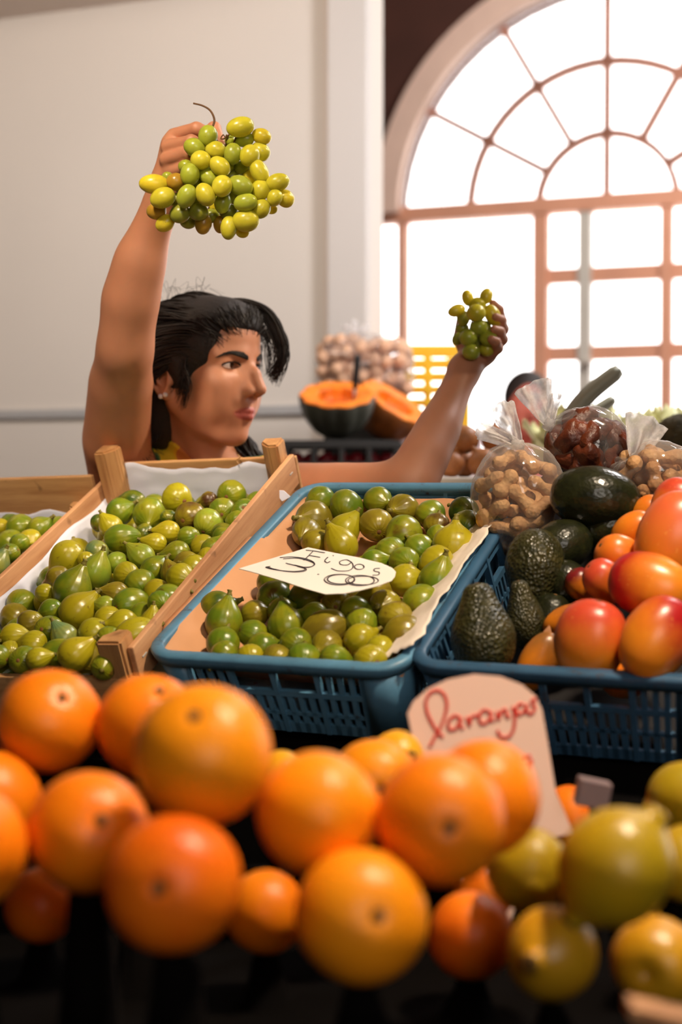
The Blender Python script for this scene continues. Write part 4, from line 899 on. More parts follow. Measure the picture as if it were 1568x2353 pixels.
# ------------------------------------------------------------------ grapes
GR = [(.02,-.62),(.13,-.60),(.27,-.52),(.40,-.36),(.48,-.16),(.50,.03),(.47,.22),(.39,.40),(.27,.53),(.14,.60),(.05,.615),(.02,.612)]
GRM = mesh_data('grape', *bumpy_lathe(GR, 22, .008, .3), M['grape'])
GC = {'y': srgb(214, 206, 60), 'g': srgb(172, 184, 62), 'b': srgb(190, 146, 50), 'd': srgb(150, 156, 56), 'k': srgb(232, 212, 58)}
G1 = [(990,285,165,230,15,0,'y'),(1025,392,120,165,5,1,'g'),(898,405,85,90,0,2,'g'),(1180,380,130,165,-20,1,'k'),(1170,487,150,170,-40,1,'y'),(1075,540,165,180,60,0,'y'),(700,365,160,175,70,0,'g'),(575,465,152,178,-20,0,'g'),(765,485,148,172,-10,0,'y'),(920,525,148,178,80,0,'g'),(632,580,158,165,0,-1,'y'),(805,635,150,188,-40,-1,'y'),(535,710,160,185,80,-1,'g'),(495,635,110,120,0,1,'g'),(702,730,145,190,-50,0,'g'),(825,815,168,182,70,-2,'y'),(990,810,165,212,-25,-1,'g'),(1160,680,145,212,-62,0,'y'),(1010,650,120,130,0,2,'d'),(1325,780,145,200,15,0,'y'),(1395,925,140,155,-40,1,'k'),(1300,920,128,142,60,0,'y'),(1172,850,160,172,80,0,'y'),(1085,740,125,150,0,2,'k'),(210,795,160,240,0,0,'k'),(290,920,170,212,20,-1,'y'),(408,775,145,155,0,0,'b'),(332,730,85,90,0,2,'g'),(505,905,155,198,62,-2,'g'),(675,890,160,195,-62,-2,'y'),(415,940,118,140,0,1,'d'),(232,1040,140,165,0,1,'b'),(312,1148,135,168,30,1,'k'),(445,1062,155,170,20,0,'d'),(520,1130,125,140,0,2,'d'),(612,1050,145,160,0,0,'d'),(655,1150,140,172,80,1,'b'),(832,965,140,185,85,0,'g'),(882,1042,130,150,0,1,'d'),(792,1140,110,145,90,2,'b'),(885,1190,138,192,85,0,'y'),(1035,962,150,195,10,-1,'g'),(1040,1128,185,222,5,0,'y'),(1010,1220,105,115,0,1,'k'),(1175,1020,150,170,40,0,'y'),(1272,1020,85,100,0,2,'k'),(750,1000,90,110,80,2,'k'),
 (640,800,150,170,30,2,'d'),(760,720,150,170,0,3,'d'),(900,740,150,170,0,3,'d'),(600,950,150,160,0,2,'d'),(950,900,150,170,0,2,'d'),(700,620,140,150,0,2,'d'),(1100,930,140,160,0,2,'g'),(480,820,140,160,0,2,'d'),(860,620,140,160,0,2,'d'),(750,1080,120,140,0,2,'d')]
def bunch(label, lst, sc, ox, oy, d0, step, stems, grp, gs=1.10):
    root = empty('grape_bunch', P(lst[15 % len(lst)][0]/sc+ox, lst[15 % len(lst)][1]/sc+oy, d0)); tag(root, label, 'grapes', grp); b0 = root.location.copy()
    it = []
    for (x, y, w, l_, a, ly, c) in lst:
        d_ = d0+ly*step; it.append((P(x/sc+ox, y/sc+oy, d_), gs*w/sc*d_/F*.47))
    Pn = relax([(q_, r_*.92) for q_, r_ in it], 40, .10); pos = []
    for i, (x, y, w, l_, a, ly, c) in enumerate(lst):
        p = Vector(Pn[i]); w_ = it[i][1]/.47; a = math.radians(a); o = link('grape', GRM, root); o.location = p-b0; o.rotation_mode = 'QUATERNION'
        dv = RV*math.cos(a)+UV*math.sin(a)+FV*random.Random(i).uniform(-.3, .3); o.rotation_quaternion = quat_z(dv); el = max(1.0, l_/w)/1.22; o.scale = (w_, w_, w_*max(el, .86))
        k = random.Random(i+5).uniform(.9, 1.1); cc = GC[c]; o.color = (cc[0]*k, cc[1]*k, cc[2]*k, 1); pos.append(p)
    cen = sum(pos, Vector())/len(pos)+FV*.015
    for i, p in enumerate(pos):
        if i % 2 == 0:
            mb = MB(); mid = (p+cen)/2+UV*.012+FV*.006; mb.tube(spline([p-b0, mid-b0, cen+UV*.015-b0], 4), .0011, 5); mb.obj('stalk', M['stalk'], root)
    for st, r_ in stems:
        mb = MB(); q = spline([P(*s)-b0 for s in st], 6); mb.tube(q, [r_*(1-.35*i/(len(q)-1)) for i in range(len(q))], 7); mb.obj('stem', M['stalk'], root)
    return root
c4_ = lambda x, y, d_: (x/3.92+300, y/3.92+220, d_)
bunch('large bunch of green grapes held high in the raised hand', G1, 3.92, 300, 220, 1.905, .012,
  [([c4_(735,330,1.93), c4_(738,290,1.925), c4_(756,215,1.925), c4_(720,135,1.925), c4_(650,90,1.925), c4_(565,68,1.925)], .0018),
   ([c4_(870,350,1.92), c4_(845,385,1.92), c4_(815,385,1.925), c4_(835,352,1.925), c4_(850,370,1.92)], .0012), ([c4_(860,450,1.93), c4_(880,360,1.92), c4_(940,330,1.92)], .0016), ([c4_(735,330,1.93), c4_(800,440,1.94), c4_(870,470,1.94), c4_(900,700,1.94), c4_(860,1000,1.94)], .0025)], 'bunches of grapes')
G2 = [(390,500,180,270,20,0,'k'),(615,290,175,240,105,1,'k'),(905,260,195,245,70,1,'k'),(740,545,265,280,0,-2,'y'),(1045,590,230,350,120,0,'k'),(790,810,245,260,0,-1,'g'),(610,1000,255,275,20,-1,'g'),(960,1000,240,265,0,-1,'g'),(650,1225,245,265,0,-1,'g'),(935,1200,205,225,0,0,'y'),(510,640,200,230,90,1,'d'),(410,1010,165,200,60,1,'d'),(490,820,180,200,0,2,'d'),(760,370,240,260,0,1,'y'),(780,1080,200,220,0,1,'d'),(880,800,200,220,0,1,'d')]
bunch('small bunch of green grapes in the other hand before the window', G2, 7.84, 1000, 650, 2.235, .010, [([(1085, 700, 2.25), (1090, 740, 2.26), (1080, 800, 2.26)], .0022)], 'bunches of grapes', 1.22)
# ------------------------------------------------------------------ things behind the stall
ct = empty('back_counter', (0.05, 4.05, 0)); tag(ct, 'dark counter behind the seller carrying pumpkins', 'counter')
bm = bmesh.new(); box(bm, (-.062, 0, .70), .31, .62, 1.40); bm_obj('counter_body', bm, M['cloth'], ct, False)
bm = bmesh.new(); box(bm, (-.062, 0, 1.405), .32, .66, .02, None, .003); bm_obj('counter_top', bm, M['darkbox'], ct, False)
# black slotted tray under the pumpkins
tw = empty('black_crate', (P(785, 1060, 3.9).x, 3.9, 1.416)); tag(tw, 'black slotted crate under the cut pumpkins', 'crate')
w_, l_, h_ = .31, .34, .068
def tbx(nm, c, sx, sy, sz): bm = bmesh.new(); box(bm, c, sx, sy, sz, None, .002); bm_obj(nm, bm, M['darkbox'], tw, False)
for y in (-l_/2, l_/2):
    tbx('rail', (0, y, h_-.008), w_, .014, .016); tbx('rail', (0, y, .008), w_, .014, .016)
    for k in range(5): tbx('upright', (-w_/2+.01+k*(w_-.02)/4, y, h_/2), .014, .012, h_)
for x in (-w_/2, w_/2):
    tbx('rail', (x, 0, h_-.008), .014, l_, .016); tbx('rail', (x, 0, .008), .014, l_, .016)
tbx('lid_board', (0, 0, h_+.002), w_, l_, .008)
rr = random.Random(4)
for k in range(7):
    bm = bmesh.new(); bmesh.ops.create_icosphere(bm, subdivisions=2, radius=.022); o = bm_obj('radish', bm, plain('radish_red', srgb(150, 30, 44), .4) if k == 0 else bpy.data.materials['radish_red']); o.location = (tw.location.x-.12+k*.04, 3.9-.10+rr.uniform(-.02, .02), 1.416+.023); tag(o, 'dark red radish inside the black slotted crate', 'radish', 'radishes in the black crate')
def half_pumpkin(label, c, R, dep, nrm, rind, spin=0):
    root = empty('cut_pumpkin', c, quat_z(nrm) @ Quaternion((0, 0, 1), spin)); tag(root, label, 'pumpkin')
    pr = [(.003, -dep), (.25*R, -dep*.985), (.5*R, -dep*.90), (.75*R, -dep*.70), (.93*R, -dep*.40), (R, -dep*.12), (R, 0)]
    ribs = lambda q, a, t: Vector((q.x*(1-.07*abs(math.sin(5*a))**3), q.y*(1-.07*abs(math.sin(5*a))**3), q.z))
    V_, F_ = lathe(resample(pr, 3), 60, ribs); F_ = F_[:-1]; mesh_obj('rind', V_, F_, rind, root)
    pr2 = [(R*.992, .0), (R*.985, .003), (R*.93, .004), (R*.60, .001), (R*.55, -.004), (R*.48, -dep*.25), (R*.25, -dep*.38), (.002, -dep*.40)]
    V_, F_ = lathe(resample(pr2, 2), 60, ribs); F_ = [tuple(reversed(f)) for f in F_[:-2]]; fl_ = mesh_obj('flesh', V_, F_, M['pflesh'], root)
    bm = bmesh.new(); bmesh.ops.create_icosphere(bm, subdivisions=4, radius=R*.5)
    for v in bm.verts: v.co *= 1+.2*mnoise.noise(v.co*60); v.co.z = v.co.z*.16-dep*.30
    bm_obj('pulp', bm, M['pseed'], fl_); return root
p1 = P(775, 908, 3.86); half_pumpkin('half pumpkin with flat orange cut face and dark rind', p1, .104, .118, (0, -.40, .92), M['prind'])
p2 = P(908, 925, 4.02); half_pumpkin('pumpkin half tilted to the right showing a slanted orange cut', p2, .108, .11, (.50, -.34, .79), M['prind2'])
# orange drip of flesh on the rind
kn = empty('knife', P(818, 890, 3.84)); tag(kn, 'black-handled knife stuck upright in the half pumpkin', 'knife')
mb = MB(); a, b = P(816, 893, 3.84)-kn.location, P(823, 816, 3.82)-kn.location
mb.tube([a, a+(b-a)*.15, a+(b-a)*.5, a+(b-a)*.9, b], [.008, .009, .0105, .011, .008], 10, flat=.7); mb.obj('handle', M['darkbox'], kn)
mb = MB(); mb.tube([a-(b-a)*.35, a+(b-a)*.05], [.004, .008], 8, flat=.15); mb.obj('blade', M['rail'], kn)
# bulky clear sack of walnuts
sk = empty('walnut_sack', P(835, 885, 4.22)); tag(sk, 'large clear sack of pale brown nuts tied with a white knot behind the pumpkins', 'sack')
c0 = P(838, 850, 4.22); bm = bmesh.new(); bmesh.ops.create_icosphere(bm, subdivisions=5, radius=1)
for v in bm.verts:
    u = v.co.copy(); k = 1+.10*mnoise.noise(u*2.5)+.05*mnoise.noise(u*7); pw = lambda x: math.copysign(abs(x)**.75, x)
    v.co = Vector((pw(u.x)*.145*k, pw(u.y)*.11*k, pw(u.z)*.105*k))+c0-sk.location
bm_obj('sack_film', bm, M['film'], sk)
mb = MB(); k0 = P(815, 772, 4.2)-sk.location
for dx, dz in ((-.035, .03), (.0, .045), (.03, .02), (.045, .03)): mb.tube(spline([k0-ZV*.02, k0+Vector((dx*.4, 0, dz*.5)), k0+Vector((dx, -.01, dz))], 4), [.008]+[.011]*3+[.014]*3+[.010]*2, 8, flat=.5)
mb.obj('white_knot', M['tail'], sk)
bm = bmesh.new(); bmesh.ops.create_icosphere(bm, subdivisions=3, radius=.022)
for v in bm.verts: v.co *= 1+.14*mnoise.noise(v.co*90)
wm = bpy.data.meshes.new('walnut'); bm.to_mesh(wm); bm.free(); wm.polygons.foreach_set('use_smooth', [True]*len(wm.polygons)); wm.materials.append(M['sack'])
cnt = 0; pts = []
rr = random.Random(11)
while len(pts) < 90 and cnt < 9000:
    cnt += 1; u = Vector((rr.uniform(-1, 1), rr.uniform(-1, .4), rr.uniform(-1, 1)))
    q = Vector((u.x*.125, u.y*.09, u.z*.085))
    if (q.x/.13)**4+(q.y/.095)**4+(q.z/.09)**4 > 1: continue
    if all((q-w).length > .034 for w in pts): pts.append(q)
for q in pts: o = link('walnut', wm); o.location = c0+q; tag(o, 'pale brown nut in the clear sack behind the pumpkins', 'nut', 'nuts in the clear sack')
box_obj('sack_plinth', Vector((c0.x-.01, 4.26, 1.48)), .22, .20, .14, M['darkbox'], ct).matrix_parent_inverse = Matrix.Translation(-ct.location)
# yellow basket
yb = empty('yellow_crate', P(1002, 988, 4.45)); tag(yb, 'bright yellow slotted plastic crate against the window light', 'crate')
def ybx(nm, c, sx, sy, sz): bm = bmesh.new(); box(bm, c, sx, sy, sz, None, .003); bm_obj(nm, bm, M['yellowp'], yb, False)
YH = .262
for y in (0, .20):
    for k in range(7): ybx('slat', (0, y, .008+k*(YH-.016)/6), .20, .008, .016 if k < 6 else .024)
    for x in (-.095, -.02, .055, .095): ybx('upright', (x, y, YH/2), .014 if abs(x) < .09 else .022, .010, YH)
for x in (-.10, .10):
    for k in range(7): ybx('slat', (x, .10, .008+k*(YH-.016)/6), .008, .20, .016)
ybx('floor_panel', (0, .10, .004), .2, .2, .008)
o = box_obj('crate_stack', Vector((yb.location.x+.02, 4.56, yb.location.z/2)), 0.25, .24, yb.location.z, M['carton']); tag(o, 'pale plinth under the yellow crate', 'plinth')
# second counter with produce behind the nut bags
c2 = empty('produce_counter', (0.72, 2.95, 0)); tag(c2, 'pale produce counter behind the bags of nuts', 'counter')
bm = bmesh.new(); box(bm, (0, 0, .69), 1.1, .7, 1.38); bm_obj('counter_body', bm, M['carton'], c2, False)
bm = bmesh.new(); box(bm, (0, 0, 1.385), 1.16, .76, .02, None, .004); bm_obj('counter_top', bm, M['wall'], c2, False)
ON = [(.02,-.47),(.16,-.46),(.34,-.38),(.46,-.2),(.50,.0),(.46,.18),(.34,.33),(.18,.43),(.08,.52),(.05,.62),(.02,.64)]
ONM = mesh_data('onion', *bumpy_lathe(ON, 20, .012, .2), M['onion'])
V_, F_ = lathe([(.01, -.5), (.08, -.49), (.07, -.44), (.01, -.43)], 8); ONR = mesh_data('root_tuft', V_, F_, M['husk'])
onp = [(.205,2.66,.0),(.262,2.63,.0),(.318,2.66,.0),(.235,2.72,.0),(.293,2.725,.0),(.35,2.72,.0),(.232,2.675,.2),(.292,2.68,.2)]
for i, (x, y, z) in enumerate(onp):
    o = link('onion', ONM); o.location = (x, y, 1.395+(.027 if z < .1 else .071)); s = .056; o.scale = (s, s, s); o.rotation_euler = (random.uniform(-.4, .4), random.uniform(-.5, .5), i)
    tag(o, 'brown onion heaped behind the forearm and peanut bag', 'onion', 'onions on the produce counter'); link('root_tuft', ONR, o)
def lettuce(label, c, r, seed):
    root = empty('lettuce', c); tag(root, label, 'lettuce', 'lettuces on the produce counter'); rr = random.Random(seed)
    for k in range(14):
        a = k*2.4; tilt = .25+.06*k; V_ = []; n_ = 8
        for j in range(n_+1):
            for i in range(n_+1):
                u, v = i/n_*2-1, j/n_; wd = r*.75*math.sin(PI*min(v*.8+.12, 1))
                x = u*wd; y = r*.25+v*r*math.sin(tilt)*1.0; z = v*r*1.25*math.cos(tilt*.8)+.010*math.sin(7*u+5*v+seed)*v
                V_.append(Vector((x, y-.4*u*u*r*.4, z)))
        Rz = Matrix.Rotation(a, 3, 'Z'); F_ = [(j*(n_+1)+i, j*(n_+1)+i+1, (j+1)*(n_+1)+i+1, (j+1)*(n_+1)+i) for j in range(n_) for i in range(n_)]
        o = mesh_obj('leaf', [Rz @ v for v in V_], F_, M['lettuce'], root); md = o.modifiers.new('t', 'SOLIDIFY'); md.thickness = .0012
lettuce('pale yellow-green lettuce between the nut bags in the back', Vector((.50, 2.95, 1.396)), .12, 1)
lettuce('pale lettuce behind the top bag in the back', Vector((.72, 3.1, 1.396)), .12, 2)
# leeks: long grey-green blades rising behind the top bag
lk = empty('leek', Vector((.40, 2.55, 1.41))); tag(lk, 'leek with long grey-green leaf blade pointing up right', 'leek'); lb = lk.location
mb = MB(); mb.tube([Vector((-.03, .02, .018)), Vector((.04, .0, .03)), P(1300, 985, 2.5)-lb], [.016, .015, .015], 12); mb.obj('shaft', M['lettuce'], lk)
def blade(p0, p1, p2, wid):
    q = spline([Vector(p0)-lb, Vector(p1)-lb, Vector(p2)-lb], 7); V_ = []; n_ = len(q)
    for i, p in enumerate(q):
        t = (q[min(i+1, n_-1)]-q[max(i-1, 0)]).normalized(); sd = t.cross(FV).normalized(); w = wid*(1-.25*(i/(n_-1))) if i < n_-1 else wid*.55
        for k in (-1, -.5, 0, .5, 1): V_.append(p+sd*w*k+FV*.012*(abs(k)-1))
    F_ = [(i*5+k, i*5+k+1, (i+1)*5+k+1, (i+1)*5+k) for i in range(n_-1) for k in range(4)]
    o = mesh_obj('leaf', V_, F_, M['leaf'], lk); md = o.modifiers.new('t', 'SOLIDIFY'); md.thickness = .002
blade(P(1296, 985, 2.5), P(1345, 915, 2.5), P(1424, 850, 2.5), .0165)
blade(P(1300, 985, 2.52), P(1360, 950, 2.52), P(1410, 918, 2.53), .010)
# hairy coconut at the right edge
ck = empty('coconut', P(1562, 1025, 2.45)); tag(ck, 'dark fibrous coconut at the right edge behind the peanut bag', 'coconut')
bm = bmesh.new(); bmesh.ops.create_icosphere(bm, subdivisions=4, radius=.05)
for v in bm.verts: v.co *= 1+.08*mnoise.noise(v.co*90); v.co.z *= 1.1
ck_s = bm_obj('shell', bm, M['husk'], ck); mb = MB(); rr = random.Random(3)
for k in range(160):
    u = Vector((rr.gauss(0, 1), rr.gauss(0, 1), rr.gauss(0, 1))).normalized(); t_ = u.orthogonal().normalized(); mb.tube([u*.048, u*.054+t_*.006, u*.057+t_*.014], [.0008, .0007, .0003], 4)
o = mb.obj('fibres', M['husk'], ck_s); o['kind'] = 'stuff'
bx = box_obj('crate_block', Vector((P(1562, 1080, 2.45).x, 2.45, P(1562, 1082, 2.45).z/2+.0)), .16, .14, P(1562, 1082, 2.45).z+.01, M['cloth']); tag(bx, 'dark plinth under the coconut', 'plinth')
# ------------------------------------------------------------------ signed distance modelling for the people
class SDF:
    def __init__(s): s.p = []
    def add(s, fn, c, br, k=0.01, op='u'): s.p.append((fn, np.array(c, float), br, k, op))
    def cone(s, a, b, r1, r2, k=0.012, op='u'):
        a = np.array(tuple(a), float); b = np.array(tuple(b), float); ba = b-a; l2 = ba@ba; rr = r1-r2; a2 = l2-rr*rr; il2 = 1/l2
        def fn(p):
            pa = p-a; y = pa@ba; z = y-l2; x2 = np.maximum((np.einsum('ij,ij->i', pa, pa)*l2-y*y)*l2, 0); y2 = y*y*l2; z2 = z*z*l2; k_ = np.sign(rr)*rr*rr*x2
            o = (np.sqrt(np.maximum(x2*a2*il2, 0))+y*rr)*il2-r1
            c1 = np.sign(z)*a2*z2 > k_; c2 = np.sign(y)*a2*y2 < k_
            return np.where(c1, np.sqrt(x2+z2)*il2-r2, np.where(c2, np.sqrt(x2+y2)*il2-r1, o))
        s.add(fn, (a+b)/2, math.sqrt(l2)/2+max(r1, r2), k, op)
    def chain(s, pts, rad, k=0.012, op='u'):
        for i in range(len(pts)-1): s.cone(pts[i], pts[i+1], rad[i], rad[i+1], k if i == 0 else min(k, .006), op)
    def ell(s, c, r, k=0.012, op='u', R=None):
        c = np.array(tuple(c), float); r = np.array(r, float); Rm = np.eye(3) if R is None else np.array(R)
        def fn(p):
            q = (p-c)@Rm; k0 = np.sqrt(((q/r)**2).sum(1)); k1 = np.sqrt(((q/r**2)**2).sum(1))+1e-9
            return k0*(k0-1)/k1
        s.add(fn, c, max(r), k, op)
    def ev(s, p, sel=None):
        d = np.full(len(p), 10.0)
        for fn, c, br, k, op in (s.p if sel is None else sel):
            e = fn(p)
            if op == 'u':
                h = np.clip(.5+.5*(d-e)/k, 0, 1); d = d+(e-d)*h-k*h*(1-h)
            elif op == 's':
                h = np.clip(.5-.5*(d+e)/k, 0, 1); d = d+(-e-d)*h+k*h*(1-h)
            else: d = np.maximum(d, e)
        return d
    def near(s, c, rad): return [q for q in s.p if q[4] == 'i' or np.linalg.norm(q[1]-c) < q[2]+rad+q[3]+.012]
    def mesh(s, lo, hi, h, B=12, post=None):
        lo = np.array(lo, float); nb = np.ceil((np.array(hi)-lo)/(h*B)).astype(int)
        g = np.stack(np.meshgrid(*[np.arange(n) for n in nb], indexing='ij'), -1).reshape(-1, 3)
        cen = lo+(g+.5)*h*B; half = h*B*.5*math.sqrt(3); d = s.ev(cen); act = g[np.abs(d) < half*1.5+.006]
        loc = np.stack(np.meshgrid(*[np.arange(B+1)]*3, indexing='ij'), -1).reshape(-1, 3)
        N3 = nb*B+2; gid = lambda ijk: (ijk[..., 0]*N3[1]+ijk[..., 1])*N3[2]+ijk[..., 2]
        ids = []; vs = []; edges = []
        off = np.array([(i, j, k) for i in (0, 1) for j in (0, 1) for k in (0, 1)])
        E = [(a, b) for a in range(8) for b in range(a+1, 8) if np.abs(off[a]-off[b]).sum() == 1]
        for blk in act:
            base_ = blk*B; c = lo+(base_+B/2)*h; sel = s.near(c, half)
            V = s.ev(lo+(base_+loc)*h, sel).reshape(B+1, B+1, B+1)
            if V.min() > 0 or V.max() < 0: continue
            S = V < 0
            cnt = sum(S[o[0]:B+o[0], o[1]:B+o[1], o[2]:B+o[2]].astype(np.int8) for o in off)
            ci = np.argwhere((cnt > 0) & (cnt < 8))
            if len(ci):
                vals = np.stack([V[ci[:, 0]+o[0], ci[:, 1]+o[1], ci[:, 2]+o[2]] for o in off], 1)
                acc = np.zeros((len(ci), 3)); num = np.zeros(len(ci))
                for a, b in E:
                    va, vb = vals[:, a], vals[:, b]; m = (va < 0) != (vb < 0); t = np.where(m, va/np.where(m, va-vb, 1), 0)
                    acc += m[:, None]*(off[a]+(off[b]-off[a])*t[:, None]); num += m
                vs.append(lo+(base_+ci+acc/num[:, None])*h); ids.append(gid(base_+ci))
            for ax in range(3):
                sl0 = [slice(0, B)]*3; sl1 = [slice(0, B)]*3; sl1[ax] = slice(1, B+1)
                A, Bq = S[tuple(sl0)], S[tuple(sl1)]; e = np.argwhere(A != Bq)
                if len(e): edges.append((base_+e, np.full(len(e), ax), A[e[:, 0], e[:, 1], e[:, 2]]))
        ids = np.concatenate(ids); vs = np.concatenate(vs); o = np.argsort(ids); ids = ids[o]; vs = vs[o]
        Q = []
        for e, axs, ins in edges:
            ax = axs[0]; u, v = (ax+1) % 3, (ax+2) % 3; du = np.zeros(3, int); dv = np.zeros(3, int); du[u] = 1; dv[v] = 1
            q = np.stack([gid(e-du-dv), gid(e-dv), gid(e), gid(e-du)], 1); q[~ins] = q[~ins][:, ::-1]
            ok = (e-du-dv).min(1) >= 0; Q.append(q[ok])
        Q = np.concatenate(Q); ix = np.searchsorted(ids, Q); ix = np.clip(ix, 0, len(ids)-1); good = (ids[ix] == Q).all(1); ix = ix[good]
        return vs, ix
def np_obj(name, vs, fs, mat, parent=None, loc=None):
    me = bpy.data.meshes.new(name); me.vertices.add(len(vs)); me.vertices.foreach_set('co', np.asarray(vs, np.float32).ravel())
    me.loops.add(fs.size); me.loops.foreach_set('vertex_index', fs.astype(np.int32).ravel()); me.polygons.add(len(fs))
    me.polygons.foreach_set('loop_start', np.arange(0, fs.size, 4, dtype=np.int32)); me.polygons.foreach_set('use_smooth', np.ones(len(fs), bool)); me.update(calc_edges=True); me.validate()
    me.materials.append(mat); return link(name, me, parent)

# ---- materials for people
def m_skin(name, c, lip):
    m, b = new_mat(name, .5); v = coords(m)
    f = noise(m, v, 30, 4); base_c = ramp(m, f, [(.3, [x*.95 for x in c]), (.7, [min(1, x*1.04) for x in c])])
    at = N(m, 'ShaderNodeAttribute'); at.attribute_name = 'lip'; base(m, b, mixc(m, at.outputs['Fac'], base_c, lip))
    bump(m, b, noise(m, v, 420, 3), .06, .001); b.inputs['Subsurface Weight'].default_value = .12; b.inputs['Subsurface Radius'].default_value = (1, .35, .2); b.inputs['Subsurface Scale'].default_value = .006; return m
M['skin'] = m_skin('skin', srgb(196, 134, 102), srgb(172, 86, 76))
M['skin2'] = m_skin('ruddy_skin', srgb(196, 104, 88), srgb(168, 84, 72))
def m_hair():
    m, b = new_mat('dark_hair', .58); v = coords(m, (1, 1, 1)); f = noise(m, v, 90, 5, .7)
    base(m, b, ramp(m, f, [(.3, srgb(12, 7, 6)), (.75, srgb(34, 20, 15))])); bump(m, b, noise(m, v, 160, 5, .7), .5, .004); return m
M['hair'] = m_hair()
M['brow'] = plain('eyebrow_hair', srgb(22, 13, 10), .6, .2, 200)
def m_eye():
    m, b = new_mat('eyeball', .15); tc = N(m, 'ShaderNodeTexCoord'); sp = N(m, 'ShaderNodeSeparateXYZ'); m.node_tree.links.new(tc.outputs['Object'], sp.inputs[0])
    base(m, b, ramp(m, sp.outputs[2], [(.0, srgb(214, 196, 190)), (.895, srgb(206, 188, 182)), (.905, srgb(40, 22, 14)), (.965, srgb(70, 40, 22)), (.975, (.004, .003, .003)), (1., (.004, .003, .003))])); return m
M['eye'] = m_eye()
def m_shirt():
    m, b = new_mat('patterned_top', .8); v = coords(m); n = noise(m, v, 16, 2, .4)
    base(m, b, ramp(m, n, [(.30, srgb(58, 92, 48)), (.44, srgb(112, 132, 62)), (.47, srgb(224, 186, 34)), (.58, srgb(232, 178, 30)), (.62, srgb(206, 120, 52)), (.72, srgb(40, 64, 44))], 'CONSTANT')); bump(m, b, noise(m, v, 500, 2), .1, .001); return m
M['shirt'] = m_shirt()
M['trousers'] = plain('dark_trousers', srgb(48, 50, 62), .85, .15, 30)
M['shoe'] = plain('dark_shoes', srgb(36, 30, 28), .6, .15, 30)
M['pearl'] = plain('pearl', srgb(236, 226, 228), .12, .02, 40)

# ---- the seller: head frame
HD = 2.30; HO = P(462, 838, HD); YAW = math.radians(57); HS = 1.06
hf = Vector((math.sin(YAW), -math.cos(YAW), -0.06)).normalized(); hl = ZV.cross(hf).normalized(); hu = hf.cross(hl).normalized()
HM = np.array([tuple(hf), tuple(hl), tuple(hu)])          # rows: local axes in world
def H(a, b, c): return HO + (hf*a + hl*b + hu*c)*HS
HR = HM.T
def hell(S, c, r, k, op='u', rot=None):
    R = HR if rot is None else HR @ np.array(rot)
    S.ell(H(*c), np.array(r)*HS, k, op, R)
def hcone(S, a, b, r1, r2, k, op='u'): S.cone(H(*a), H(*b), r1*HS, r2*HS, k, op)
body = SDF(); B_ = body
# torso and limbs first so that the face stays crisp
shR = P(278, 1092, 2.33); elR = P(287, 800, 2.10); wrR = P(388, 428, 1.995)
shL = P(640, 1125, 2.34); elL = P(945, 1116, 2.13); wrL = P(1068, 850, 2.255)
TX, TY = -.222, 2.425
nb_ = P(500, 1090, 2.385)
B_.ell((TX, TY, 1.20), (.150, .095, .19), .03); B_.ell((TX, TY+.005, 1.0), (.135, .09, .16), .04); B_.ell((TX, TY+.01, .90), (.155, .105, .12), .04)
B_.cone((TX-.075, TY-.06, 1.215), (TX-.07, TY-.075, 1.20), .055, .055, .03); B_.cone((TX+.075, TY-.06, 1.215), (TX+.07, TY-.075, 1.20), .055, .055, .03)
B_.cone(nb_-ZV*.03, shR+Vector((.04, .02, -.02)), .055, .050, .03); B_.cone(nb_-ZV*.03, shL+Vector((-.03, .0, .0)), .052, .045, .03)
B_.cone(Vector((TX, TY, 1.31)), shR+Vector((.05, .02, -.03)), .08, .06, .03); B_.cone(Vector((TX, TY, 1.31)), shL+Vector((-.03, .01, -.01)), .08, .05, .03)
# raised right arm
B_.chain([shR, P(266, 1010, 2.265), P(276, 880, 2.165), elR], [.055, .0545, .049, .0405], .02)
B_.chain([elR, P(300, 690, 2.065), P(322, 600, 2.04), P(350, 520, 2.02), wrR], [.041, .0445, .040, .0295, .0255], .018)
# left arm
B_.chain([shL, P(780, 1125, 2.23), elL], [.047, .044, .0385], .02)
B_.chain([elL, P(975, 1050, 2.155), P(1008, 985, 2.185), P(1043, 905, 2.23), wrL], [.0385, .0405, .037, .028, .0245], .016)
# right hand closed round the grape stem
B_.cone(wrR, P(412, 352, 1.985), .0235, .024, .014); B_.cone(P(392, 405, 1.985), P(398, 330, 1.975), .020, .016, .012); B_.cone(P(404, 400, 1.98), P(400, 382, 1.965), .018, .014, .012)
def finger(pts, r): B_.chain([P(*p) for p in pts], r, .0035)
for pts in ([(400,312,1.972),(452,296,1.945),(482,307,1.948),(490,332,1.962)], [(386,338,1.962),(440,325,1.932),(470,338,1.934),(478,362,1.950)], [(383,367,1.960),(434,352,1.928),(462,365,1.932),(466,388,1.950)], [(394,395,1.964),(431,384,1.934),(452,396,1.938),(455,414,1.952)]):
    finger(pts, [.0105, .0092, .0082, .0070])
B_.cone(P(410, 395, 2.0), P(452, 330, 2.01), .015, .0115, .010); finger([(452,330,2.01),(492,296,1.985),(505,326,1.975)], [.0115, .0098, .0080])
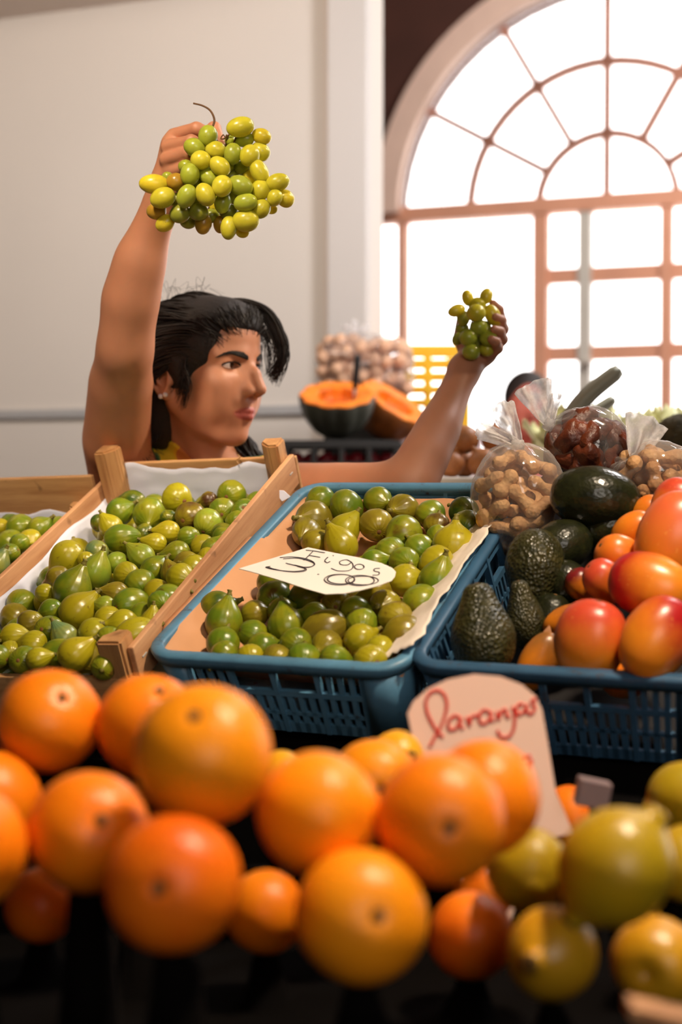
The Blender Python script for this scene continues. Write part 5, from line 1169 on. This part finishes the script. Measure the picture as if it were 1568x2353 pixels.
# left hand cupping the small bunch
B_.cone(wrL, P(1104, 800, 2.285), .0235, .023, .014); B_.cone(P(1085, 830, 2.27), P(1132, 792, 2.285), .019, .015, .012); B_.cone(P(1080, 822, 2.285), P(1085, 780, 2.30), .018, .016, .012); B_.cone(P(1120, 812, 2.265), P(1128, 806, 2.25), .016, .013, .012)
for pts in ([(1138,772,2.295),(1153,738,2.282),(1147,712,2.262),(1134,698,2.248)], [(1142,786,2.28),(1157,756,2.262),(1152,736,2.240),(1139,728,2.226)], [(1138,800,2.265),(1155,780,2.245),(1149,762,2.226),(1136,757,2.216)], [(1128,814,2.25),(1144,800,2.234),(1140,786,2.218),(1130,780,2.212)]):
    finger(pts, [.0100, .0088, .0078, .0066])
finger([(1074,815,2.29),(1056,778,2.30),(1060,738,2.298)], [.0125, .0102, .0080])
# neck
B_.cone(H(-.030, 0, -.055), nb_-ZV*.005, .050, .054, .02); B_.cone(H(.005, -.012, -.085), nb_+Vector((.01, -.035, -.015)), .026, .026, .02)
# skull and face
hell(B_, (-.016, 0, .014), (.096, .073, .076), .02)
hell(B_, (.030, 0, -.028), (.064, .060, .084), .03)
hell(B_, (.043, 0, .042), (.050, .058, .046), .025)
for s in (-1, 1):
    hcone(B_, (.000, s*.052, -.056), (.054, s*.016, -.101), .016, .0135, .024)
    hell(B_, (.060, s*.043, -.028), (.022, .019, .017), .022)
    hcone(B_, (.083, s*.012, .014), (.065, s*.047, .013), .0115, .0095, .014)
    hell(B_, (.055, s*.035, -.056), (.025, .021, .026), .024)
hell(B_, (.072, 0, -.103), (.0175, .0190, .0160), .022)
hell(B_, (.072, 0, -.070), (.023, .029, .024), .016)
for s in (-1, 1): hell(B_, (.095, s*.032, -.001), (.016, .016, .0090), .012, 's')
# nose
hcone(B_, (.085, 0, .008), (.1035, 0, -.012), .0078, .0078, .010); hcone(B_, (.1035, 0, -.012), (.1150, 0, -.0345), .0078, .0090, .006)
for s in (-1, 1):
    hell(B_, (.1005, s*.0115, -.0385), (.0115, .0068, .0078), .006); hell(B_, (.104, s*.0062, -.0470), (.0065, .0034, .0035), .003, 's')
for s in (-1, 1): hcone(B_, (.088, s*.008, -.006), (.0985, s*.0095, -.034), .0070, .0075, .008); hcone(B_, (.082, s*.014, -.030), (.086, s*.017, -.050), .010, .009, .012)
hell(B_, (.0835, 0, -.0575), (.0135, .019, .0125), .008)
# eyelids over the eyeballs, then the opening
EY = (.0715, .0315, -.0005)
for s in (-1, 1):
    hell(B_, (EY[0], s*EY[1], EY[2]), (.0142, .0158, .0138), .004)
    rot = Matrix.Rotation(-s*.42, 3, 'Z'); hell(B_, (EY[0]+.0125, s*(EY[1]+.001), EY[2]-.0012), (.0140, .0160, .0046), .0012, 's', rot)
# lips
for s in (-1, 1):
    hcone(B_, (.0975, s*.003, -.0668), (.0845, s*.0215, -.0700), .0043, .0020, .0035); hcone(B_, (.0960, s*.002, -.0762), (.0840, s*.0200, -.0718), .0054, .0022, .0035)
for s in (-1, 1): hcone(B_, (.1050, 0, -.0713), (.0875, s*.0235, -.0708), .0011, .0009, .0016, 's')
# ears
EC = -.010
for s in (-1, 1):
    rot = Matrix.Rotation(s*.35, 3, 'Z') @ Matrix.Rotation(-.18, 3, 'Y')
    hell(B_, (-.014, s*.0725, -.014+EC), (.0185, .0065, .031), .006, 'u', rot); hell(B_, (-.010, s*.0795, -.012+EC), (.0115, .0060, .020), .004, 's', rot)
    hell(B_, (-.006, s*.0725, -.036+EC), (.009, .0060, .011), .005, 'u'); hell(B_, (.003, s*.073, -.018+EC), (.005, .005, .008), .004)
    hc = [H(.004, s*.0755, .006+EC), H(-.006, s*.079, .0165+EC), H(-.020, s*.082, .012+EC), H(-.0285, s*.0825, -.006+EC), H(-.026, s*.080, -.026+EC), H(-.014, s*.076, -.040+EC)]
    B_.chain(hc, [.0032]*6, .003)
    B_.chain([H(-.006, s*.076, .004+EC), H(-.018, s*.079, -.004+EC), H(-.018, s*.078, -.020+EC), H(-.008, s*.075, -.030+EC)], [.0024]*4, .003)
vs, fs = body.mesh((-.52, 1.86, .82), (.36, 2.60, 1.92), .0023)
# relax the arms and torso, keep head and hands crisp
dm = np.linalg.norm(vs-np.array(tuple(HO)), axis=1)
wm_ = np.clip((dm-.17)/.05, 0, 1)
for c_, r_ in ((P(420, 350, 1.97), .085), (P(1115, 780, 2.26), .075)): wm_ = np.minimum(wm_, np.clip((np.linalg.norm(vs-np.array(tuple(c_)), axis=1)-r_)/.03, 0, 1))
ed = np.concatenate([fs[:, [0, 1]], fs[:, [1, 2]], fs[:, [2, 3]], fs[:, [3, 0]]]); deg = np.bincount(ed.ravel(), minlength=len(vs))[:, None]
for _ in range(140):
    acc = np.stack([np.bincount(ed[:, 0], vs[ed[:, 1], k], len(vs))+np.bincount(ed[:, 1], vs[ed[:, 0], k], len(vs)) for k in range(3)], 1)
    vs = vs+(acc/deg-vs)*(.8*wm_[:, None])
person = empty('person', (TX, TY, 0)); tag(person, 'woman with dark hair in a yellow-green top raising a bunch of grapes, looking right', 'person')
pinv = Matrix.Translation((-TX, -TY, 0)); po = np.array((TX, TY, 0.0))
bo = np_obj('body', vs-po, fs, M['skin'], person)
# lip colour
q = (vs-np.array(tuple(HO)))@HM.T/HS
lip = np.clip(1.3-np.sqrt(((q[:, 1])/.0225)**2+((q[:, 2]+.0716)/.0088)**2), 0, .3)/.3*(q[:, 0] > .075)
at = bo.data.attributes.new('lip', 'FLOAT', 'POINT'); at.data.foreach_set('value', lip.astype(np.float32))
# surface lookup used for brows, lashes, hair roots
from mathutils.bvhtree import BVHTree
hm = np.linalg.norm(vs-np.array(tuple(HO)), axis=1) < .22
fsel = fs[hm[fs].all(1)]; bvh = BVHTree.FromPolygons([tuple(v) for v in vs], [tuple(f) for f in fsel])
def on_face(a, b, c, off=0.0):
    """ray from outside straight back along the forward axis on to the face"""
    o = H(.2, b, c); hit = bvh.ray_cast(o, -hf)
    return (hit[0]+hit[1]*off) if hit[0] else H(a, b, c)
# eyeballs looking to her left / away to the right of the picture
gaze = (hf*1.0+hl*.10-hu*.02).normalized()
bm = bmesh.new(); bmesh.ops.create_uvsphere(bm, u_segments=32, v_segments=24, radius=1)
em = bpy.data.meshes.new('eyeball'); bm.to_mesh(em); bm.free(); em.polygons.foreach_set('use_smooth', [True]*len(em.polygons)); em.materials.append(M['eye'])
for s in (-1, 1):
    o = link('eye', em, bo); o.location = H(EY[0]-.0005, s*EY[1], EY[2])-Vector(po); o.scale = (.0128*HS,)*3; o.rotation_mode = 'QUATERNION'; o.rotation_quaternion = quat_z(gaze)
PV = Vector(po)
for s in (-1, 1):
    # eyebrow: tapered strip of short hairs
    ctrl = [(.011, .0105), (.017, .0128), (.026, .0155), (.037, .0168), (.047, .0140), (.054, .0100)]
    path = spline([on_face(.09, s*b, c, .0004) for b, c in ctrl], 6); n_ = len(path); mb = MB()
    rad = [(.0024+.0018*math.sin(PI*min(1, (i/(n_-1))*1.3+.12)))*(1 if i/(n_-1) < .7 else max(.2, 1-(i/(n_-1)-.7)/.33)) for i in range(n_)]
    mb.tube([p-PV for p in path], rad, 10, flat=.35, flatdir=hf)
    rr = random.Random(5+s)
    for k in range(130):
        t = rr.random(); i = min(int(t*(n_-1)), n_-2); p = path[i]+hu*rr.uniform(-1, .8)*rad[i]; dv = ((path[i+1]-path[i]).normalized()*1.0+hu*(.7*(1-t)-.05)).normalized()
        mb.tube([p+hf*.0010-PV, p+dv*.0035+hf*.0016-PV, p+dv*.0065+hf*.0012-PV], [.00028, .00024, .0001], 4, caps=False)
    mb.obj('eyebrow', M['brow'], bo)
    # lashes / dark lid line
    mb = MB(); c_ = (EY[0], s*EY[1], EY[2])
    for sg, thk in ((1, .0011), (-1, .0005)):
        line = []
        for k in range(13):
            t = -1+2*k/12; b = c_[1]+t*.0150; c2_ = c_[2]-.0012-.0010*t*s+sg*.0046*math.sqrt(max(0, 1-t*t)); line.append(on_face(.08, b, c2_+sg*.0006, .0003)-PV)
        mb.tube(line, thk, 6)
        for k in range(1, 12):
            if sg > 0: mb.tube([line[k], line[k]+hf*.004+hu*.0005, line[k]+hf*.007+hu*.0028+hl*s*.001*(k-6)*.3], [.00035, .0003, .0001], 4)
    mb.obj('eyelashes', M['brow'], bo)
# ---- hair
hair = SDF()
def hh(c, r, k=.02, op='u', rot=None): hell(hair, c, r, k, op, rot)
hh((-.024, 0, .012), (.108, .086, .090)); hh((-.058, 0, -.020), (.070, .080, .085)); hh((.028, .004, .060), (.066, .067, .044), .02); hh((-.066, 0, -.085), (.038, .052, .050), .03)
hh((.026, -.050, .036), (.040, .026, .040), .02)
for s in (-1, 1): hcone(hair, (.004, s*.070, .020), (.018, s*.068, -.024), .016, .008, .012)
# clear the face
hh((.110, 0, -.082), (.080, .085, .108), .006, 's', Matrix.Rotation(.10, 3, 'Y')); hh((.096, .004, .008), (.052, .052, .042), .008, 's')
for s in (-1, 1): hh((-.012, s*.090, -.034), (.022, .022, .026), .006, 's')
hv, hfc = hair.mesh(tuple(np.array(tuple(HO))-.2), tuple(np.array(tuple(HO))+.2), .003)
# combed relief
ho = np_obj('hair', hv-po, hfc, M['hair'], person)
def lock(ctrl, r0, r1, n=1, spread=.004, seed=0, flat=.5, name='hair_lock', fine=0, local=True):
    rr = random.Random(seed); mb = MB()
    for k in range(n):
        o_ = [Vector((rr.gauss(0, spread), rr.gauss(0, spread), rr.gauss(0, spread))) for _ in ctrl]; base_o = o_[0]
        pts = [(H(*c) if local else Vector(c))+base_o*.7+o_[i]*(.3+.9*i/len(ctrl)) for i, c in enumerate(ctrl)]; q = spline(pts, 7); m_ = len(q)
        rad = [(r0+(r1-r0)*(i/(m_-1)))*(.55+.45*math.sin(PI*min(1, .15+i/(m_-1)*.9)))*min(1, .2+i/(m_*.25)) for i in range(m_)]
        mb.tube([p-PV for p in q], rad, 6, flat=flat)
    return mb
big = MB()
def L(*a, **k): m_ = lock(*a, **k); big.add(m_.V, m_.F)
# swept-back strands over the crown and sides
for i in range(30):
    b0 = -.066+.132*i/29
    L([(.074, b0*.75, .056-abs(b0)*.40), (.040, b0*1.04, .092-abs(b0)*.50), (-.03, b0*1.25, .103-abs(b0)*.52), (-.095, b0*1.2, .060), (-.124, b0*.95, .0), (-.110, b0*.75, -.075)], .0024, .0012, 8, .0050, i)
for i in range(18):
    t = i/17
    L([(.066-.035*t, -.054-.016*t, .044-.045*t), (.03-.02*t, -.080, .050-.048*t), (-.03, -.094, .036-.055*t), (-.080, -.082, -.012-.05*t), (-.100, -.055, -.065-.03*t), (-.092, -.038, -.115)], .0022, .0010, 8, .004, 50+i)
# nape curls
for i in range(20):
    a0 = -.045-.065*random.Random(i).random(); b0 = -.068+.085*random.Random(i+90).random()
    L([(a0, b0, -.06), (a0-.012, b0-.006, -.09), (a0+.006, b0-.012, -.114), (a0-.008, b0-.008, -.134), (a0+.012, b0-.014, -.148)], .0024, .0006, 9, .006, 80+i)
# the fringe falling past the far side of the forehead
for i in range(14):
    t = i/13
    L([(.010, .000+.02*t, .094), (.058, .028+.012*t, .098-.010*t), (.096-.008*t, .044, .082-.016*t), (.116-.012*t, .052, .048-.018*t), (.120-.016*t, .054, .010), (.106-.016*t, .050, -.022+.012*t)], .0028, .0008, 7, .0028, 200+i)
for i in range(12):
    t = i/11
    L([(.074, .026, .066), (.092-.004*t, .040, .050), (.104-.02*t, .047, .02), (.104-.020*t, .048, -.008)], .0005, .0003, 4, .004, 230+i, flat=1)
# in front of the ear
for i in range(8): L([(.026, -.066, .020), (.028, -.073, -.010), (.018+.003*i, -.074, -.034), (.013+.002*i, -.071, -.050-.003*i)], .0018, .0005, 5, .003, 300+i)
# wisps over the top of the ear
for i in range(8): L([(.016, -.074, .010), (-.002, -.084, .000-.002*i), (-.018, -.088, -.010-.002*i), (-.034, -.086, -.026)], .0014, .0006, 5, .003, 330+i)
# flyaways on the crown
for i in range(18):
    r_ = random.Random(400+i); b0 = r_.uniform(-.05, .04); a0 = r_.uniform(-.09, .03)
    L([(a0, b0, .090), (a0+r_.uniform(-.01, .01), b0, .106), (a0+r_.uniform(-.025, .02), b0, .116+r_.random()*.012), (a0+r_.uniform(-.04, .03), b0, .110)], .00035, .0002, 1, .001, 420+i, flat=1)
# fine hairs softening the hairline
hlc = spline([Vector(v) for v in ((.030, -.068, -.020), (.034, -.066, .002), (.046, -.060, .018), (.060, -.050, .030), (.072, -.034, .037), (.080, -.012, .041), (.080, .012, .042), (.072, .034, .038), (.060, .050, .030))], 10)
rh = random.Random(77)
for k in range(300):
    c_ = hlc[rh.randrange(len(hlc))]; g = Vector((rh.gauss(0, .004), rh.gauss(0, .004), rh.gauss(0, .004))); hit = bvh.find_nearest(H(*(c_+g+Vector((0, 0, .009)))))
    if hit[0] is None: continue
    nrm = hit[1] if hit[1].dot(hit[0]-HO) > 0 else -hit[1]; back = (-hf*.8+hu*.5*rh.uniform(.2, 1)-hl*.2*rh.uniform(-1, 1)).normalized(); back = (back-nrm*back.dot(nrm)).normalized()
    p0 = hit[0]+nrm*.0003-PV; big.tube([p0, p0+back*.008+nrm*.0025, p0+back*.020+nrm*.007, p0+back*.034+nrm*.009], [.0003, .0007, .0009, .0006], 4)
# ponytail over her left shoulder
tail = [P(545, 1000, 2.36), P(565, 1030, 2.37), P(585, 1070, 2.36), P(592, 1130, 2.345), P(590, 1200, 2.34)]
for i in range(26): L([tuple(p) for p in tail], .0050, .0020, 3, .010, 500+i, local=False)
hl_o = big.obj('hair_strands', M['hair'], ho); hl_o['kind'] = 'stuff'
# ear studs
V_, F_ = lathe(resample([(.001, -1), (.7, -.7), (1, 0), (.7, .7), (.001, 1)], 3), 14); pm = mesh_data('ear_stud', V_, F_, M['pearl'])
for a_, c_ in ((-.010, -.0545), (.003, -.0525)):
    hit = bvh.find_nearest(H(a_, -.083, c_)); o = link('ear_stud', pm, bo); o.location = (hit[0]-hl*.002)-PV; o.scale = (.0042,)*3
# ---- top, trousers, shoes
sh = SDF()
sh.ell((TX, TY, 1.20), (.158, .103, .20), .03); sh.ell((TX, TY+.005, 1.0), (.145, .10, .17), .04); sh.ell((TX, TY+.01, .90), (.165, .115, .13), .04)
sh.cone((TX-.075, TY-.06, 1.215), (TX-.07, TY-.075, 1.20), .061, .061, .03); sh.cone((TX+.075, TY-.06, 1.215), (TX+.07, TY-.075, 1.20), .061, .061, .03)
sh.cone(nb_-ZV*.03, shR+Vector((.04, .02, -.02)), .0605, .0555, .03); sh.cone(nb_-ZV*.03, shL+Vector((-.03, .0, .0)), .058, .0515, .03)
sh.cone(Vector((TX, TY, 1.31)), shR+Vector((.05, .02, -.03)), .086, .066, .03); sh.cone(Vector((TX, TY, 1.31)), shL+Vector((-.03, .01, -.01)), .086, .056, .03)
sh.ell(nb_+Vector((.005, -.055, .045)), (.085, .14, .095), .006, 's')
sh.cone(shR+Vector((.02, .0, -.06)), P(266, 1000, 2.26), .070, .066, .006, 's'); sh.cone(shL+Vector((.035, 0, 0)), elL, .062, .055, .006, 's')
def strap(path, r):
    ch = SDF(); ch.chain([P(*q_) for q_ in path], [r]*len(path), .005); c_ = P(*path[len(path)//2])
    sel = body.near(np.array(tuple(c_)), .10); sh.add(lambda p: np.maximum(body.ev(p, sel)-.0045, ch.ev(p)), c_, .16, .006)
strap([(338, 1000, 2.40), (362, 1018, 2.36), (392, 1050, 2.32), (430, 1095, 2.29)], .024)
strap([(668, 1052, 2.37), (630, 1060, 2.34), (590, 1075, 2.32), (560, 1110, 2.30)], .034)
v2, f2 = sh.mesh((-.50, 2.20, .75), (.12, 2.62, 1.50), .004); np_obj('sleeveless_top', v2-po, f2, M['shirt'], person)
tr_ = SDF(); tr_.ell((TX, TY+.01, .88), (.168, .12, .13), .03)
for s in (-1, 1): tr_.chain([(TX+s*.085, TY+.01, .86), (TX+s*.095, TY, .48), (TX+s*.10, TY+.02, .07)], [.095, .066, .052], .03)
v2, f2 = tr_.mesh((TX-.25, TY-.2, 0.0), (TX+.25, TY+.25, 1.05), .008); np_obj('trousers', v2-po, f2, M['trousers'], person)
for s in (-1, 1):
    s1 = SDF(); s1.ell((TX+s*.10, TY+.02, .05), (.042, .055, .045), .02); s1.ell((TX+s*.105, TY-.08, .034), (.044, .10, .034), .03); v2, f2 = s1.mesh((TX+s*.1-.1, TY-.25, -.02), (TX+s*.1+.1, TY+.15, .15), .006); np_obj('shoe', v2-po, f2, M['shoe'], person)

# ---- a second person far behind by the doors, mostly hidden by the bags
X2, Y2 = P(1212, 945, 5.0).x, 5.0; z2 = P(1212, 935, 5.0).z
b2 = SDF(); hx = Vector((X2, Y2, z2))
b2.ell(hx+Vector((0, .012, .015)), (.074, .092, .10), .02); b2.ell(hx+Vector((0, -.03, -.045)), (.058, .060, .075), .03); b2.ell(hx+Vector((0, -.098, -.03)), (.013, .022, .02), .012)
for s in (-1, 1):
    b2.ell(hx+Vector((s*.078, .01, -.02)), (.008, .018, .03), .006); b2.ell(hx+Vector((s*.03, -.088, .002)), (.014, .012, .009), .008, 's')
b2.cone(hx+Vector((0, .02, -.07)), hx+Vector((0, .04, -.20)), .055, .06, .02)
for s in (-1, 1): b2.chain([hx+Vector((s*.17, .04, -.30)), hx+Vector((s*.22, .05, -.58)), hx+Vector((s*.22, -.03, -.82))], [.05, .042, .03], .02)
b2.ell(hx+Vector((0, .04, -.45)), (.17, .11, .24), .05)
for s in (-1, 1):
    hb = hx+Vector((s*.22, -.05, -.86)); b2.cone(hx+Vector((s*.22, -.03, -.82)), hb, .030, .026, .01)
    for k in range(4): b2.chain([hb+Vector(((k-1.5)*.017, 0, -.02)), hb+Vector(((k-1.5)*.018, -.01, -.06)), hb+Vector(((k-1.5)*.018, -.025, -.085+.006*abs(k-1.5)))], [.010, .009, .007], .004)
    b2.chain([hb+Vector((-s*.025, -.01, .01)), hb+Vector((-s*.045, -.03, -.03))], [.011, .008], .006)
v2, f2 = b2.mesh((X2-.35, Y2-.25, z2-1.1), (X2+.35, Y2+.3, z2+.2), .006)
per2 = empty('person', (X2, Y2, 0)); tag(per2, 'blurred person in a red shirt standing far behind the nut bags', 'person'); p2_ = np.array((X2, Y2, 0.0))
np_obj('body', v2-p2_, f2, M['skin2'], per2)
h2 = SDF(); h2.ell(hx+Vector((0, .025, .035)), (.083, .095, .095), .02); h2.ell(hx+Vector((0, -.09, -.03)), (.075, .07, .085), .006, 's'); v2, f2 = h2.mesh(tuple(hx-Vector((.2, .2, .2))), tuple(hx+Vector((.2, .2, .2))), .006); np_obj('hair', v2-p2_, f2, M['hair'], per2)
s2 = SDF(); s2.ell(hx+Vector((0, .04, -.45)), (.18, .12, .25), .05); s2.ell(hx+Vector((0, .04, -.78)), (.16, .115, .16), .05)
for s in (-1, 1): s2.chain([hx+Vector((s*.15, .04, -.29)), hx+Vector((s*.20, .05, -.48))], [.062, .056], .03)
v2, f2 = s2.mesh((X2-.35, Y2-.3, z2-1.1), (X2+.35, Y2+.3, z2-.1), .008); np_obj('shirt', v2-p2_, f2, plain('red_shirt', srgb(176, 44, 38), .8), per2)
t2 = SDF(); t2.ell((X2, Y2+.04, z2-.88), (.165, .12, .12), .03)
for s in (-1, 1): t2.chain([(X2+s*.085, Y2+.04, z2-.90), (X2+s*.095, Y2+.03, .45), (X2+s*.10, Y2+.05, .05)], [.095, .066, .052], .03)
v2, f2 = t2.mesh((X2-.3, Y2-.2, 0), (X2+.3, Y2+.3, z2-.7), .01); np_obj('trousers', v2-p2_, f2, M['trousers'], per2)
